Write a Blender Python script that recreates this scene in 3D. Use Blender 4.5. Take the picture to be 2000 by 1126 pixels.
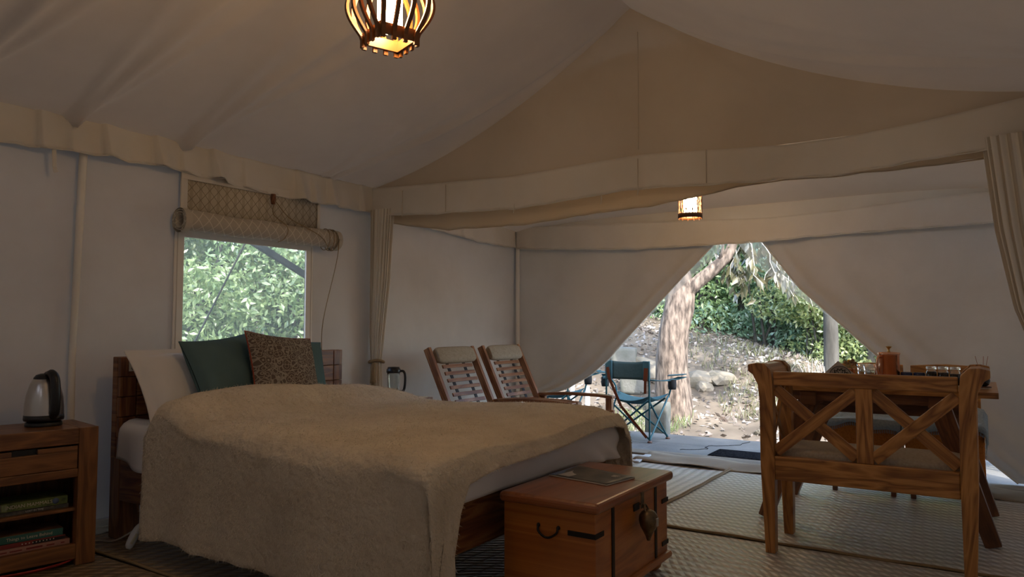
import bpy, bmesh, math, random
import numpy as np
from mathutils import Vector, Matrix, Euler

random.seed(7)
rng = np.random.default_rng(7)
scene = bpy.context.scene
for _o in list(bpy.data.objects):
    bpy.data.objects.remove(_o)
C = scene.collection
R = math.radians

# ------------------------------------------------------------------ camera
# X runs along the tent towards the open front, Y towards the window wall
cam_d = bpy.data.cameras.new('camera')
cam_d.sensor_width = 36.0
cam_d.lens = 36.0 * 1420 / 2000
cam_d.clip_start = 0.05
cam_d.clip_end = 300
cam = bpy.data.objects.new('camera', cam_d)
C.objects.link(cam)
yaw, pit = math.atan2(920, 1420), math.atan2(77, 1420)
fw = Vector((math.cos(yaw) * math.cos(pit), math.sin(yaw) * math.cos(pit), math.sin(pit)))
rt = Vector((math.sin(yaw), -math.cos(yaw), 0))
upv = rt.cross(fw)
cam.matrix_world = Matrix(((rt.x, upv.x, -fw.x, 0), (rt.y, upv.y, -fw.y, 0), (rt.z, upv.z, -fw.z, 1.05), (0, 0, 0, 1)))
scene.camera = cam

# ------------------------------------------------------------------ world, sun, exposure
world = bpy.data.worlds.new('world')
scene.world = world
world.use_nodes = True
wn = world.node_tree.nodes
wl = world.node_tree.links
bg = wn['Background']
sky = wn.new('ShaderNodeTexSky')
sky.sky_type = 'NISHITA'
sky.sun_disc = False
sky.sun_elevation = R(48)
sky.sun_rotation = R(225)
sky.air_density = 1.0
sky.dust_density = 2.0
wl.new(sky.outputs[0], bg.inputs[0])
bg.inputs[1].default_value = 0.95

sun_d = bpy.data.lights.new('sun', 'SUN')
sun_d.energy = 5.6
sun_d.angle = R(0.6)
sun_d.color = (1.0, 0.93, 0.82)
sun = bpy.data.objects.new('sun', sun_d)
C.objects.link(sun)
sun.rotation_euler = Vector((0.46, 0.48, -0.75)).to_track_quat('-Z', 'Y').to_euler()
sun.location = (-6, -8, 14)

vs = scene.view_settings
vs.view_transform = 'Standard'
vs.look = 'None'
vs.exposure = 0.45
vs.gamma = 1.0
vs.use_curve_mapping = False
scene.cycles.max_bounces = 6
scene.cycles.diffuse_bounces = 4
scene.cycles.glossy_bounces = 3
scene.cycles.transmission_bounces = 6
scene.cycles.transparent_max_bounces = 6
scene.cycles.sample_clamp_indirect = 6.0
scene.cycles.adaptive_threshold = 0.06
LAMP_L = 62.0          # radiance of the lamp diffusers

# ------------------------------------------------------------------ mesh helpers
class MB:
    def __init__(s):
        s.v, s.f, s.u, s.sm = [], [], [], []
    def add(s, verts, faces, uvs=None, smooth=False):
        b = len(s.v)
        s.v += [tuple(p) for p in verts]
        for i, f in enumerate(faces):
            s.f.append([b + k for k in f])
            s.u.append(uvs[i] if uvs else [(0, 0)] * len(f))
            s.sm.append(smooth)
        return s
    def hexa(s, p8, L=None):
        p8 = [Vector(p) for p in p8]
        F = [(0, 3, 2, 1), (4, 5, 6, 7), (0, 1, 5, 4), (1, 2, 6, 5), (2, 3, 7, 6), (3, 0, 4, 7)]
        if L is None:
            e = [p8[1] - p8[0], p8[3] - p8[0], p8[4] - p8[0]]
            L = max(e, key=lambda q: q.length)
        L = L.normalized()
        a = Vector((0, 0, 1)) if abs(L.z) < .9 else Vector((1, 0, 0))
        A = L.cross(a).normalized()
        B = L.cross(A)
        o1, o2 = random.random() * 20, random.random() * 20
        us = []
        for f in F:
            n = (p8[f[1]] - p8[f[0]]).cross(p8[f[2]] - p8[f[0]])
            T = A if abs(n.dot(A)) < abs(n.dot(B)) else B
            us.append([(p8[k].dot(L) + o1, p8[k].dot(T) + o2) for k in f])
        return s.add(p8, F, us)
    def box(s, c, size, rot=None):
        c = Vector(c)
        x, y, z = size[0] / 2, size[1] / 2, size[2] / 2
        P = [(-x, -y, -z), (x, -y, -z), (x, y, -z), (-x, y, -z), (-x, -y, z), (x, -y, z), (x, y, z), (-x, y, z)]
        M = Euler(rot).to_matrix() if rot else Matrix.Identity(3)
        ax = [Vector((1, 0, 0)), Vector((0, 1, 0)), Vector((0, 0, 1))][max(range(3), key=lambda i: size[i])]
        return s.hexa([c + M @ Vector(p) for p in P], M @ ax)
    def span(s, lo, hi):
        return s.box([(a + b) / 2 for a, b in zip(lo, hi)], [b - a for a, b in zip(lo, hi)])
    def bar(s, p, q, w, t, up=(0, 0, 1), w2=None, t2=None):
        p, q = Vector(p), Vector(q)
        d = (q - p).normalized()
        up = Vector(up)
        if abs(d.dot(up)) > .98:
            up = Vector((1, 0, 0))
        a = d.cross(up).normalized()
        b = a.cross(d).normalized()
        w2 = w if w2 is None else w2
        t2 = t if t2 is None else t2
        P = [p - a * w / 2 - b * t / 2, p + a * w / 2 - b * t / 2, p + a * w / 2 + b * t / 2, p - a * w / 2 + b * t / 2,
             q - a * w2 / 2 - b * t2 / 2, q + a * w2 / 2 - b * t2 / 2, q + a * w2 / 2 + b * t2 / 2, q - a * w2 / 2 + b * t2 / 2]
        return s.hexa(P, d)
    def tube(s, pts, r, seg=8, caps=True):
        pts = [Vector(p) for p in pts]
        n = len(pts)
        rr = r if isinstance(r, (list, tuple)) else [r] * n
        V, F, U = [], [], []
        prev = None
        L = 0
        for i in range(n):
            d = (pts[min(i + 1, n - 1)] - pts[max(i - 1, 0)]).normalized()
            if prev is None:
                a = d.cross(Vector((0, 0, 1)) if abs(d.z) < .9 else Vector((1, 0, 0))).normalized()
            else:
                a = (prev - d * prev.dot(d)).normalized()
            prev = a
            b = d.cross(a)
            for k in range(seg):
                t = 2 * math.pi * k / seg
                V.append(pts[i] + (a * math.cos(t) + b * math.sin(t)) * rr[i])
        for i in range(n - 1):
            l2 = L + (pts[i + 1] - pts[i]).length
            for k in range(seg):
                k2 = (k + 1) % seg
                F.append((i * seg + k, i * seg + k2, (i + 1) * seg + k2, (i + 1) * seg + k))
                U.append([(L, k / seg), (L, (k + 1) / seg), (l2, (k + 1) / seg), (l2, k / seg)])
            L = l2
        s.add(V, F, U, True)
        if caps:
            s.add(V[:seg], [tuple(range(seg))[::-1]])
            s.add(V[-seg:], [tuple(range(seg))])
        return s
    def lathe(s, prof, seg=24, c=(0, 0, 0), M=None, smooth=True):
        c = Vector(c)
        V, F, U = [], [], []
        n = len(prof)
        for (r, z) in prof:
            for k in range(seg):
                t = 2 * math.pi * k / seg
                p = Vector((r * math.cos(t), r * math.sin(t), z))
                V.append(c + (M @ p if M else p))
        for i in range(n - 1):
            for k in range(seg):
                k2 = (k + 1) % seg
                F.append((i * seg + k, i * seg + k2, (i + 1) * seg + k2, (i + 1) * seg + k))
                U.append([(k / seg, prof[i][1]), ((k + 1) / seg, prof[i][1]), ((k + 1) / seg, prof[i + 1][1]), (k / seg, prof[i + 1][1])])
        return s.add(V, F, U, smooth)
    def prism(s, poly, depth):
        """poly: 3-D outline points in order; depth: extrusion vector"""
        poly = [Vector(p) for p in poly]
        dv = Vector(depth)
        n = len(poly)
        V = poly + [p + dv for p in poly]
        nrm = dv.normalized()
        e = (poly[n // 2] - poly[0]).normalized()
        T = nrm.cross(e)
        o = random.random() * 20
        uv = [(p.dot(e) + o, p.dot(T) + o) for p in V]
        F = [tuple(range(n))[::-1], tuple(range(n, 2 * n))]
        F += [(i, (i + 1) % n, (i + 1) % n + n, i + n) for i in range(n)]
        return s.add(V, F, [[uv[k] for k in f] for f in F])
    def grid(s, P, UV=None, smooth=True, keep=None):
        P = np.asarray(P, float)
        n, m = P.shape[:2]
        V = P.reshape(-1, 3).tolist()
        F, U = [], []
        for i in range(n - 1):
            for j in range(m - 1):
                if keep is not None and not keep[i, j]:
                    continue
                ids = [(i, j), (i + 1, j), (i + 1, j + 1), (i, j + 1)]
                F.append(tuple(a * m + b for a, b in ids))
                U.append([tuple(UV[a, b]) if UV is not None else (a / (n - 1), b / (m - 1)) for a, b in ids])
        return s.add(V, F, U, smooth)
    def build(s, name, mat, parent=None, bevel=0, seg=2, solid=0, subsurf=0, sharp=None):
        me = bpy.data.meshes.new(name)
        me.from_pydata(s.v, [], s.f)
        uvl = me.uv_layers.new(name='UVMap')
        flat = np.array([c for f in s.u for uv in f for c in uv], dtype=np.float32)
        uvl.data.foreach_set('uv', flat)
        me.polygons.foreach_set('use_smooth', s.sm)
        me.update()
        o = bpy.data.objects.new(name, me)
        C.objects.link(o)
        if mat:
            me.materials.append(MAT[mat] if isinstance(mat, str) else mat)
        if parent:
            o.parent = parent
        if solid:
            m = o.modifiers.new('solid', 'SOLIDIFY'); m.thickness = solid; m.offset = 0
        if bevel:
            m = o.modifiers.new('bevel', 'BEVEL'); m.width = bevel; m.segments = seg; m.limit_method = 'ANGLE'; m.angle_limit = R(35)
            m.harden_normals = False
        if subsurf:
            m = o.modifiers.new('subsurf', 'SUBSURF'); m.levels = subsurf; m.render_levels = subsurf
        return o

def tag(o, label=None, cat=None, group=None, kind=None):
    if label: o['label'] = label
    if cat: o['category'] = cat
    if group: o['group'] = group
    if kind: o['kind'] = kind
    return o

def empty(name, loc=(0, 0, 0), rz=0, label=None, cat=None, group=None):
    o = bpy.data.objects.new(name, None)
    o.empty_display_size = .1
    C.objects.link(o)
    o.location = loc
    o.rotation_euler = (0, 0, rz)
    return tag(o, label, cat, group)

def copy_tree(o, parent=None):
    c = o.copy()
    C.objects.link(c)
    c.parent = parent
    for ch in list(o.children):
        copy_tree(ch, c)
    return c

def interp(x, pts):
    xs = [p[0] for p in pts]
    ys = [p[1] for p in pts]
    if xs[0] > xs[-1]:
        xs, ys = xs[::-1], ys[::-1]
    return np.interp(x, xs, ys)

def smooth(a, b, x):
    t = np.clip((x - a) / (b - a), 0, 1)
    return t * t * (3 - 2 * t)

def spline(pts, n):
    """Catmull-Rom through points"""
    P = [Vector(p) for p in pts]
    P = [P[0] * 2 - P[1]] + P + [P[-1] * 2 - P[-2]]
    out = []
    k = len(P) - 3
    for i in range(n):
        t = i / (n - 1) * k
        j = min(int(t), k - 1)
        t -= j
        a, b, c, d = P[j:j + 4]
        out.append(.5 * ((2 * b) + (c - a) * t + (2 * a - 5 * b + 4 * c - d) * t * t + (3 * b - a - 3 * c + d) * t ** 3))
    return out

# ------------------------------------------------------------------ materials
MAT = {}
def newmat(name):
    m = bpy.data.materials.new(name)
    m.use_nodes = True
    MAT[name] = m
    nt = m.node_tree
    return m, nt.nodes, nt.links, nt.nodes['Principled BSDF'], nt.nodes['Material Output']

def ramp(nodes, stops):
    r = nodes.new('ShaderNodeValToRGB')
    el = r.color_ramp.elements
    while len(el) < len(stops):
        el.new(.5)
    for e, (p, c) in zip(el, stops):
        e.position = p
        e.color = (*c, 1)
    return r

def pm(name, col, rough=.6, metal=0, col2=None, nscale=8, bump=0, bscale=60, coord='Object', sheen=0, trans=0, spec=None, coat=0, emit=None, estr=0, stretch=None, ior=None):
    m, n, l, b, out = newmat(name)
    b.inputs['Base Color'].default_value = (*col, 1)
    b.inputs['Roughness'].default_value = rough
    b.inputs['Metallic'].default_value = metal
    if sheen:
        b.inputs['Sheen Weight'].default_value = sheen
    if trans:
        b.inputs['Transmission Weight'].default_value = trans
    if spec is not None:
        b.inputs['Specular IOR Level'].default_value = spec
    if coat:
        b.inputs['Coat Weight'].default_value = coat
    if ior:
        b.inputs['IOR'].default_value = ior
    if emit:
        b.inputs['Emission Color'].default_value = (*emit, 1)
        b.inputs['Emission Strength'].default_value = estr
    if col2 or bump:
        tc = n.new('ShaderNodeTexCoord')
        src = tc.outputs[coord]
        if stretch:
            mp = n.new('ShaderNodeMapping')
            mp.inputs['Scale'].default_value = stretch
            l.new(src, mp.inputs[0])
            src = mp.outputs[0]
    if col2:
        nz = n.new('ShaderNodeTexNoise')
        nz.inputs['Scale'].default_value = nscale
        nz.inputs['Detail'].default_value = 5
        l.new(src, nz.inputs[0])
        r = ramp(n, [(.35, col), (.68, col2)])
        l.new(nz.outputs[0], r.inputs[0])
        l.new(r.outputs[0], b.inputs['Base Color'])
    if bump:
        nb = n.new('ShaderNodeTexNoise')
        nb.inputs['Scale'].default_value = bscale
        nb.inputs['Detail'].default_value = 4
        l.new(src, nb.inputs[0])
        bp = n.new('ShaderNodeBump')
        bp.inputs['Strength'].default_value = bump
        bp.inputs['Distance'].default_value = .01
        l.new(nb.outputs[0], bp.inputs['Height'])
        l.new(bp.outputs[0], b.inputs['Normal'])
    return m

def wood(name, dark, mid, light, rough=.38, coat=.15, ring=9):
    m, n, l, b, out = newmat(name)
    tc = n.new('ShaderNodeTexCoord')
    mp = n.new('ShaderNodeMapping')
    mp.inputs['Scale'].default_value = (1.3, 9, 1)
    l.new(tc.outputs['UV'], mp.inputs[0])
    n1 = n.new('ShaderNodeTexNoise')
    n1.inputs['Scale'].default_value = 1.6
    n1.inputs['Detail'].default_value = 3
    n1.inputs['Distortion'].default_value = .6
    l.new(mp.outputs[0], n1.inputs[0])
    mu = n.new('ShaderNodeMath'); mu.operation = 'MULTIPLY'; mu.inputs[1].default_value = ring
    l.new(n1.outputs[0], mu.inputs[0])
    fr = n.new('ShaderNodeMath'); fr.operation = 'PINGPONG'; fr.inputs[1].default_value = 1
    l.new(mu.outputs[0], fr.inputs[0])
    mp2 = n.new('ShaderNodeMapping')
    mp2.inputs['Scale'].default_value = (4, 160, 1)
    l.new(tc.outputs['UV'], mp2.inputs[0])
    n2 = n.new('ShaderNodeTexNoise')
    n2.inputs['Scale'].default_value = 1.0
    n2.inputs['Detail'].default_value = 4
    l.new(mp2.outputs[0], n2.inputs[0])
    mx = n.new('ShaderNodeMix'); mx.data_type = 'FLOAT'
    mx.inputs[0].default_value = .38
    l.new(fr.outputs[0], mx.inputs[2]); l.new(n2.outputs[0], mx.inputs[3])
    r = ramp(n, [(.12, dark), (.5, mid), (.88, light)])
    l.new(mx.outputs[0], r.inputs[0])
    l.new(r.outputs[0], b.inputs['Base Color'])
    b.inputs['Roughness'].default_value = rough
    b.inputs['Coat Weight'].default_value = coat
    b.inputs['Coat Roughness'].default_value = .25
    bp = n.new('ShaderNodeBump'); bp.inputs['Strength'].default_value = .12; bp.inputs['Distance'].default_value = .004
    l.new(n2.outputs[0], bp.inputs['Height']); l.new(bp.outputs[0], b.inputs['Normal'])
    return m

wood('teak', (.17, .060, .014), (.38, .165, .040), (.54, .26, .075), .34)
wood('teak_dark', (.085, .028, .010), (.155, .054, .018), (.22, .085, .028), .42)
wood('trunk_wood', (.26, .072, .012), (.38, .118, .020), (.47, .165, .032), .33, .3, 6)
wood('trunk_lid', (.19, .058, .018), (.26, .082, .026), (.32, .105, .034), .28, .4, 6)
wood('bed_wood', (.10, .030, .012), (.19, .066, .022), (.32, .14, .05), .42)
wood('night_wood', (.12, .042, .013), (.21, .082, .024), (.29, .12, .036), .42)
wood('lounger_wood', (.15, .050, .018), (.27, .11, .042), (.38, .19, .085), .4)

def cloth(name, col, col2, fac=.35, tcol=None, weave=420, wrinkle=.25, wscale=3.0, stain=1.2):
    m, n, l, b, out = newmat(name)
    n.remove(b)
    tc = n.new('ShaderNodeTexCoord')
    nz = n.new('ShaderNodeTexNoise'); nz.inputs['Scale'].default_value = stain; nz.inputs['Detail'].default_value = 6
    nz.inputs['Roughness'].default_value = .6
    l.new(tc.outputs['Object'], nz.inputs[0])
    r = ramp(n, [(.3, col2), (.6, col)])
    l.new(nz.outputs[0], r.inputs[0])
    d = n.new('ShaderNodeBsdfDiffuse')
    l.new(r.outputs[0], d.inputs[0])
    nb = n.new('ShaderNodeTexNoise'); nb.inputs['Scale'].default_value = wscale; nb.inputs['Detail'].default_value = 3
    l.new(tc.outputs['Object'], nb.inputs[0])
    nw = n.new('ShaderNodeTexNoise'); nw.inputs['Scale'].default_value = weave; nw.inputs['Detail'].default_value = 1
    l.new(tc.outputs['Object'], nw.inputs[0])
    b1 = n.new('ShaderNodeBump'); b1.inputs['Strength'].default_value = wrinkle; b1.inputs['Distance'].default_value = .05
    l.new(nb.outputs[0], b1.inputs['Height'])
    b2 = n.new('ShaderNodeBump'); b2.inputs['Strength'].default_value = .12; b2.inputs['Distance'].default_value = .002
    l.new(nw.outputs[0], b2.inputs['Height']); l.new(b1.outputs[0], b2.inputs['Normal'])
    l.new(b2.outputs[0], d.inputs['Normal'])
    if fac > 0:
        t = n.new('ShaderNodeBsdfTranslucent')
        t.inputs[0].default_value = (*(tcol or col), 1)
        l.new(b2.outputs[0], t.inputs['Normal'])
        mx = n.new('ShaderNodeMixShader'); mx.inputs[0].default_value = fac
        l.new(d.outputs[0], mx.inputs[1]); l.new(t.outputs[0], mx.inputs[2])
        l.new(mx.outputs[0], out.inputs[0])
    else:
        l.new(d.outputs[0], out.inputs[0])
    return m

cloth('canvas_roof', (.62, .54, .45), (.55, .47, .38), .009, (.75, .62, .48))
cloth('canvas_wall', (.66, .61, .55), (.58, .52, .45), .018, (.75, .73, .70))
cloth('canvas_flap', (.64, .57, .48), (.54, .47, .38), .025, (.75, .70, .62))
cloth('canvas_ground', (.36, .30, .23), (.28, .23, .17), 0)
cloth('canvas_trim', (.73, .68, .61), (.65, .59, .51), .02)
cloth('webbing', (.86, .82, .76), (.78, .73, .66), 0)
cloth('canvas_inner', (.72, .64, .53), (.64, .55, .44), .45, (.80, .70, .55))
cloth('sheet', (.80, .79, .80), (.74, .73, .75), 0, None, 300, .15, 5)
cloth('pillow_white', (.78, .76, .75), (.72, .70, .69), 0, None, 300, .2, 6)
cloth('teal_cloth', (.115, .185, .195), (.092, .152, .162), 0, None, 500, .2, 8)
cloth('headrest_cloth', (.40, .34, .26), (.31, .26, .19), 0, None, 130, .1, 8, 60)
cloth('seat_cloth', (.42, .36, .29), (.33, .28, .22), 0, None, 160, .1, 8, 90)
cloth('orange_cloth', (.56, .20, .045), (.42, .14, .03), 0, None, 160, .2, 8, 90)
cloth('throw_cloth', (.36, .42, .46), (.28, .34, .38), 0, None, 180, .4, 14, 80)
cloth('camp_teal', (.075, .145, .165), (.06, .12, .135), .15, (.09, .24, .27), 400, .2, 8)
cloth('camp_back', (.065, .095, .095), (.05, .08, .08), .10, (.10, .15, .15), 400, .2, 8)
cloth('strap_brown', (.16, .05, .025), (.11, .03, .015), 0)
cloth('napkin', (.46, .41, .36), (.40, .35, .30), 0)
cloth('blind_back', (.55, .49, .41), (.50, .44, .36), 0)
cloth('wool', (.72, .63, .50), (.62, .53, .41), 0, None, 160, .5, 26, 5)
cloth('wool_pile', (.80, .71, .58), (.70, .61, .48), 0)
cloth('mat_black', (.012, .012, .014), (.03, .03, .03), 0, None, 90, .6, 60, 60)

# net: open fabric that lets most light straight through
def net(name, col, fac):
    m, n, l, b, out = newmat(name)
    n.remove(b)
    d = n.new('ShaderNodeBsdfDiffuse'); d.inputs[0].default_value = (*col, 1)
    t = n.new('ShaderNodeBsdfTranslucent'); t.inputs[0].default_value = (*col, 1)
    a = n.new('ShaderNodeMixShader'); a.inputs[0].default_value = .4
    l.new(d.outputs[0], a.inputs[1]); l.new(t.outputs[0], a.inputs[2])
    p = n.new('ShaderNodeBsdfTransparent')
    mx = n.new('ShaderNodeMixShader'); mx.inputs[0].default_value = fac
    l.new(p.outputs[0], mx.inputs[1]); l.new(a.outputs[0], mx.inputs[2])
    l.new(mx.outputs[0], out.inputs[0])
    return m
net('window_net', (.42, .44, .42), .25)
net('flap_net', (.66, .60, .52), .42)

# striped curtain: stripes run along u of the UV map
def striped(name, c1, c2, freq):
    m, n, l, b, out = newmat(name)
    tc = n.new('ShaderNodeTexCoord')
    sx = n.new('ShaderNodeSeparateXYZ'); l.new(tc.outputs['UV'], sx.inputs[0])
    mu = n.new('ShaderNodeMath'); mu.operation = 'MULTIPLY'; mu.inputs[1].default_value = freq
    l.new(sx.outputs[0], mu.inputs[0])
    pp = n.new('ShaderNodeMath'); pp.operation = 'PINGPONG'; pp.inputs[1].default_value = 1
    l.new(mu.outputs[0], pp.inputs[0])
    r = ramp(n, [(.42, c1), (.58, c2)])
    l.new(pp.outputs[0], r.inputs[0]); l.new(r.outputs[0], b.inputs['Base Color'])
    b.inputs['Roughness'].default_value = .9
    b.inputs['Specular IOR Level'].default_value = .1
    return m
striped('curtain_stripe', (.76, .71, .63), (.50, .44, .36), 46)
striped('pillow_stripe', (.62, .62, .66), (.48, .48, .53), 24)

# lattice printed blind
def lattice(name, base, band, line, sc, lw):
    m, n, l, b, out = newmat(name)
    tc = n.new('ShaderNodeTexCoord')
    sx = n.new('ShaderNodeSeparateXYZ'); l.new(tc.outputs['UV'], sx.inputs[0])
    def math_(op, a, bb):
        q = n.new('ShaderNodeMath'); q.operation = op
        for k, val in enumerate((a, bb)):
            if isinstance(val, (int, float)): q.inputs[k].default_value = val
            else: l.new(val, q.inputs[k])
        return q.outputs[0]
    u = math_('MULTIPLY', sx.outputs[0], sc); v = math_('MULTIPLY', sx.outputs[1], sc * .9)
    a = math_('PINGPONG', math_('ADD', u, v), .5); c = math_('PINGPONG', math_('SUBTRACT', u, v), .5)
    mn = math_('MINIMUM', a, c)
    ln = math_('LESS_THAN', mn, lw)
    bd = math_('GREATER_THAN', math_('PINGPONG', math_('MULTIPLY', sx.outputs[0], sc), .5), .33)
    m1 = n.new('ShaderNodeMix'); m1.data_type = 'RGBA'
    m1.inputs[6].default_value = (*base, 1); m1.inputs[7].default_value = (*band, 1); l.new(bd, m1.inputs[0])
    m2 = n.new('ShaderNodeMix'); m2.data_type = 'RGBA'
    l.new(m1.outputs[2], m2.inputs[6]); m2.inputs[7].default_value = (*line, 1); l.new(ln, m2.inputs[0])
    l.new(m2.outputs[2], b.inputs['Base Color'])
    b.inputs['Roughness'].default_value = .9
    b.inputs['Specular IOR Level'].default_value = .1
    return m
lattice('blind_print', (.60, .52, .40), (.50, .42, .31), (.30, .24, .17), 17, .04)
lattice('blind_roll_print', (.48, .42, .34), (.48, .42, .34), (.66, .60, .50), 15, .05)

# floral cushion
def floral():
    m, n, l, b, out = newmat('floral')
    tc = n.new('ShaderNodeTexCoord')
    v = n.new('ShaderNodeTexVoronoi'); v.feature = 'DISTANCE_TO_EDGE'; v.inputs['Scale'].default_value = 19
    l.new(tc.outputs['UV'], v.inputs[0])
    v2 = n.new('ShaderNodeTexVoronoi'); v2.inputs['Scale'].default_value = 19
    l.new(tc.outputs['UV'], v2.inputs[0])
    pp = n.new('ShaderNodeMath'); pp.operation = 'PINGPONG'; pp.inputs[1].default_value = .16
    l.new(v2.outputs['Distance'], pp.inputs[0])
    mn = n.new('ShaderNodeMath'); mn.operation = 'MINIMUM'
    l.new(v.outputs[0], mn.inputs[0]); l.new(pp.outputs[0], mn.inputs[1])
    r = ramp(n, [(.02, (.34, .30, .25)), (.06, (.13, .10, .080))])
    l.new(mn.outputs[0], r.inputs[0]); l.new(r.outputs[0], b.inputs['Base Color'])
    b.inputs['Roughness'].default_value = .9
    b.inputs['Specular IOR Level'].default_value = .1
floral()

# woven grass mat: bands of short slanted strands
def woven(name, c1, c2, pitch, dash):
    m, n, l, b, out = newmat(name)
    tc = n.new('ShaderNodeTexCoord')
    nz = n.new('ShaderNodeTexNoise'); nz.inputs['Scale'].default_value = 1.6; nz.inputs['Detail'].default_value = 2
    l.new(tc.outputs['UV'], nz.inputs[0])
    mxv = n.new('ShaderNodeVectorMath'); mxv.operation = 'SCALE'; mxv.inputs['Scale'].default_value = .10
    l.new(nz.outputs['Color'], mxv.inputs[0])
    ad = n.new('ShaderNodeVectorMath'); l.new(tc.outputs['UV'], ad.inputs[0]); l.new(mxv.outputs[0], ad.inputs[1])
    sx = n.new('ShaderNodeSeparateXYZ'); l.new(ad.outputs[0], sx.inputs[0])
    def mt(op, a, bb):
        q = n.new('ShaderNodeMath'); q.operation = op
        for k, val in enumerate((a, bb)):
            if isinstance(val, (int, float)): q.inputs[k].default_value = val
            else: l.new(val, q.inputs[k])
        return q.outputs[0]
    u, v = sx.outputs[0], sx.outputs[1]
    band = mt('PINGPONG', mt('MULTIPLY', v, 2 / pitch), 1.0)
    sl = mt('ADD', mt('MULTIPLY', u, 2 / dash), mt('MULTIPLY', v, 1.4 / dash))
    strand = mt('PINGPONG', sl, 1.0)
    fine = n.new('ShaderNodeTexNoise'); fine.inputs['Scale'].default_value = 55; fine.inputs['Detail'].default_value = 2
    l.new(tc.outputs['UV'], fine.inputs[0])
    h = mt('ADD', mt('MULTIPLY', mt('MULTIPLY', band, strand), .75), mt('ADD', mt('MULTIPLY', band, .18), mt('MULTIPLY', fine.outputs[0], .30)))
    r = ramp(n, [(.16, tuple(q * .62 for q in c2)), (.42, c2), (.80, c1)])
    l.new(h, r.inputs[0])
    n3 = n.new('ShaderNodeTexNoise'); n3.inputs['Scale'].default_value = 1.4; n3.inputs['Detail'].default_value = 5
    l.new(tc.outputs['UV'], n3.inputs[0])
    mm = n.new('ShaderNodeMix'); mm.data_type = 'RGBA'; mm.blend_type = 'MULTIPLY'; mm.inputs[0].default_value = .5
    r3 = ramp(n, [(.3, (.6, .55, .5)), (.7, (1, 1, 1))]); l.new(n3.outputs[0], r3.inputs[0])
    l.new(r.outputs[0], mm.inputs[6]); l.new(r3.outputs[0], mm.inputs[7])
    l.new(mm.outputs[2], b.inputs['Base Color'])
    b.inputs['Roughness'].default_value = .38
    b.inputs['Specular IOR Level'].default_value = .9
    bp = n.new('ShaderNodeBump'); bp.inputs['Strength'].default_value = .8; bp.inputs['Distance'].default_value = .014
    l.new(h, bp.inputs['Height']); l.new(bp.outputs[0], b.inputs['Normal'])
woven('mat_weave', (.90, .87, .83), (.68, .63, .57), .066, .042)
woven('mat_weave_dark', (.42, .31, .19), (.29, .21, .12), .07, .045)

pm('floor_base', (.10, .08, .06), .8, col2=(.15, .12, .09))
pm('rope', (.30, .21, .11), .85, bump=.5, bscale=180)
pm('white_paint', (.66, .68, .70), .5)
pm('steel', (.60, .58, .55), .28, 1.0, bump=.03, bscale=300, stretch=(1, 1, .05))
pm('black_plastic', (.010, .010, .011), .35)
pm('black_iron', (.022, .018, .017), .5, .6)
pm('brass_old', (.22, .155, .085), .38, .9, col2=(.10, .075, .05), nscale=40)
pm('copper', (.80, .43, .28), .27, 1.0, col2=(.68, .34, .21), nscale=12)
pm('brass', (.50, .34, .12), .3, 1.0)
pm('glass_clear', (.92, .95, .93), .04, trans=1.0, ior=1.45)
pm('spice_dark', (.035, .020, .012), .8, bump=.6, bscale=200)
pm('ceramic_blue', (.010, .020, .075), .2)
pm('ceramic_white', (.60, .58, .52), .3)
pm('black_glaze', (.012, .011, .012), .12)
pm('terracotta', (.30, .10, .05), .6)
pm('flower_yellow', (.62, .33, .03), .7)
pm('flower_dry', (.24, .15, .08), .8)
pm('incense', (.34, .12, .05), .8)
pm('coaster_wood', (.10, .045, .025), .5)
pm('print_black', (.010, .010, .010), .7)
pm('print_cream', (.62, .58, .45), .6)
pm('paper', (.62, .60, .55), .7)
pm('book_green', (.17, .22, .06), .45, col2=(.06, .09, .03), nscale=30)
pm('book_dark', (.05, .055, .05), .5, col2=(.12, .11, .09), nscale=50)
pm('book_teal', (.035, .14, .12), .5)
pm('book_cover_warm', (.28, .16, .08), .5, col2=(.10, .05, .03), nscale=18)
pm('book_red', (.22, .030, .025), .5)
pm('book_black', (.015, .015, .017), .5)
pm('book_pink', (.42, .22, .17), .5)
pm('cable_red', (.35, .025, .018), .5)
pm('cable_black', (.010, .010, .010), .5)
pm('cable_white', (.60, .56, .48), .5)
pm('magazine', (.13, .12, .105), .45, col2=(.035, .035, .04), nscale=9)
pm('magazine_band', (.42, .40, .40), .45)
pm('magazine_blue', (.10, .15, .28), .45)
pm('red_piping', (.30, .055, .030), .8)
pm('teal_metal', (.014, .085, .105), .35, .3)
pm('mesh_black', (.015, .015, .016), .8)
pm('white_pipe', (.70, .71, .73), .35)
pm('foot_plastic', (.12, .06, .04), .6)
pm('deck_concrete', (.17, .166, .155), .75, col2=(.11, .11, .107), nscale=3, bump=.3, bscale=40)
pm('threshold_wood', (.26, .21, .155), .75, col2=(.17, .135, .10), nscale=6, bump=.3, bscale=30, stretch=(3, .4, 3))
pm('stone', (.23, .20, .155), .9, col2=(.11, .10, .075), nscale=5, bump=.8, bscale=14)
pm('block', (.16, .16, .145), .9, col2=(.09, .10, .08), nscale=4, bump=.6, bscale=25)
pm('bark', (.05, .038, .03), .95, col2=(.25, .198, .158), nscale=26, bump=1.0, bscale=34, stretch=(1, 1, .26))
pm('bark_slim', (.075, .072, .062), .9, col2=(.035, .033, .028), nscale=9, bump=.7, bscale=30, stretch=(1, 1, .3))
pm('twig', (.50, .47, .41), .85)
pm('dry_leaf', (.13, .10, .08), .5, col2=(.33, .31, .29), nscale=2.5)
pm('ground', (.075, .060, .044), .95, col2=(.17, .14, .105), nscale=1.7, bump=.8, bscale=7)

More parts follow.
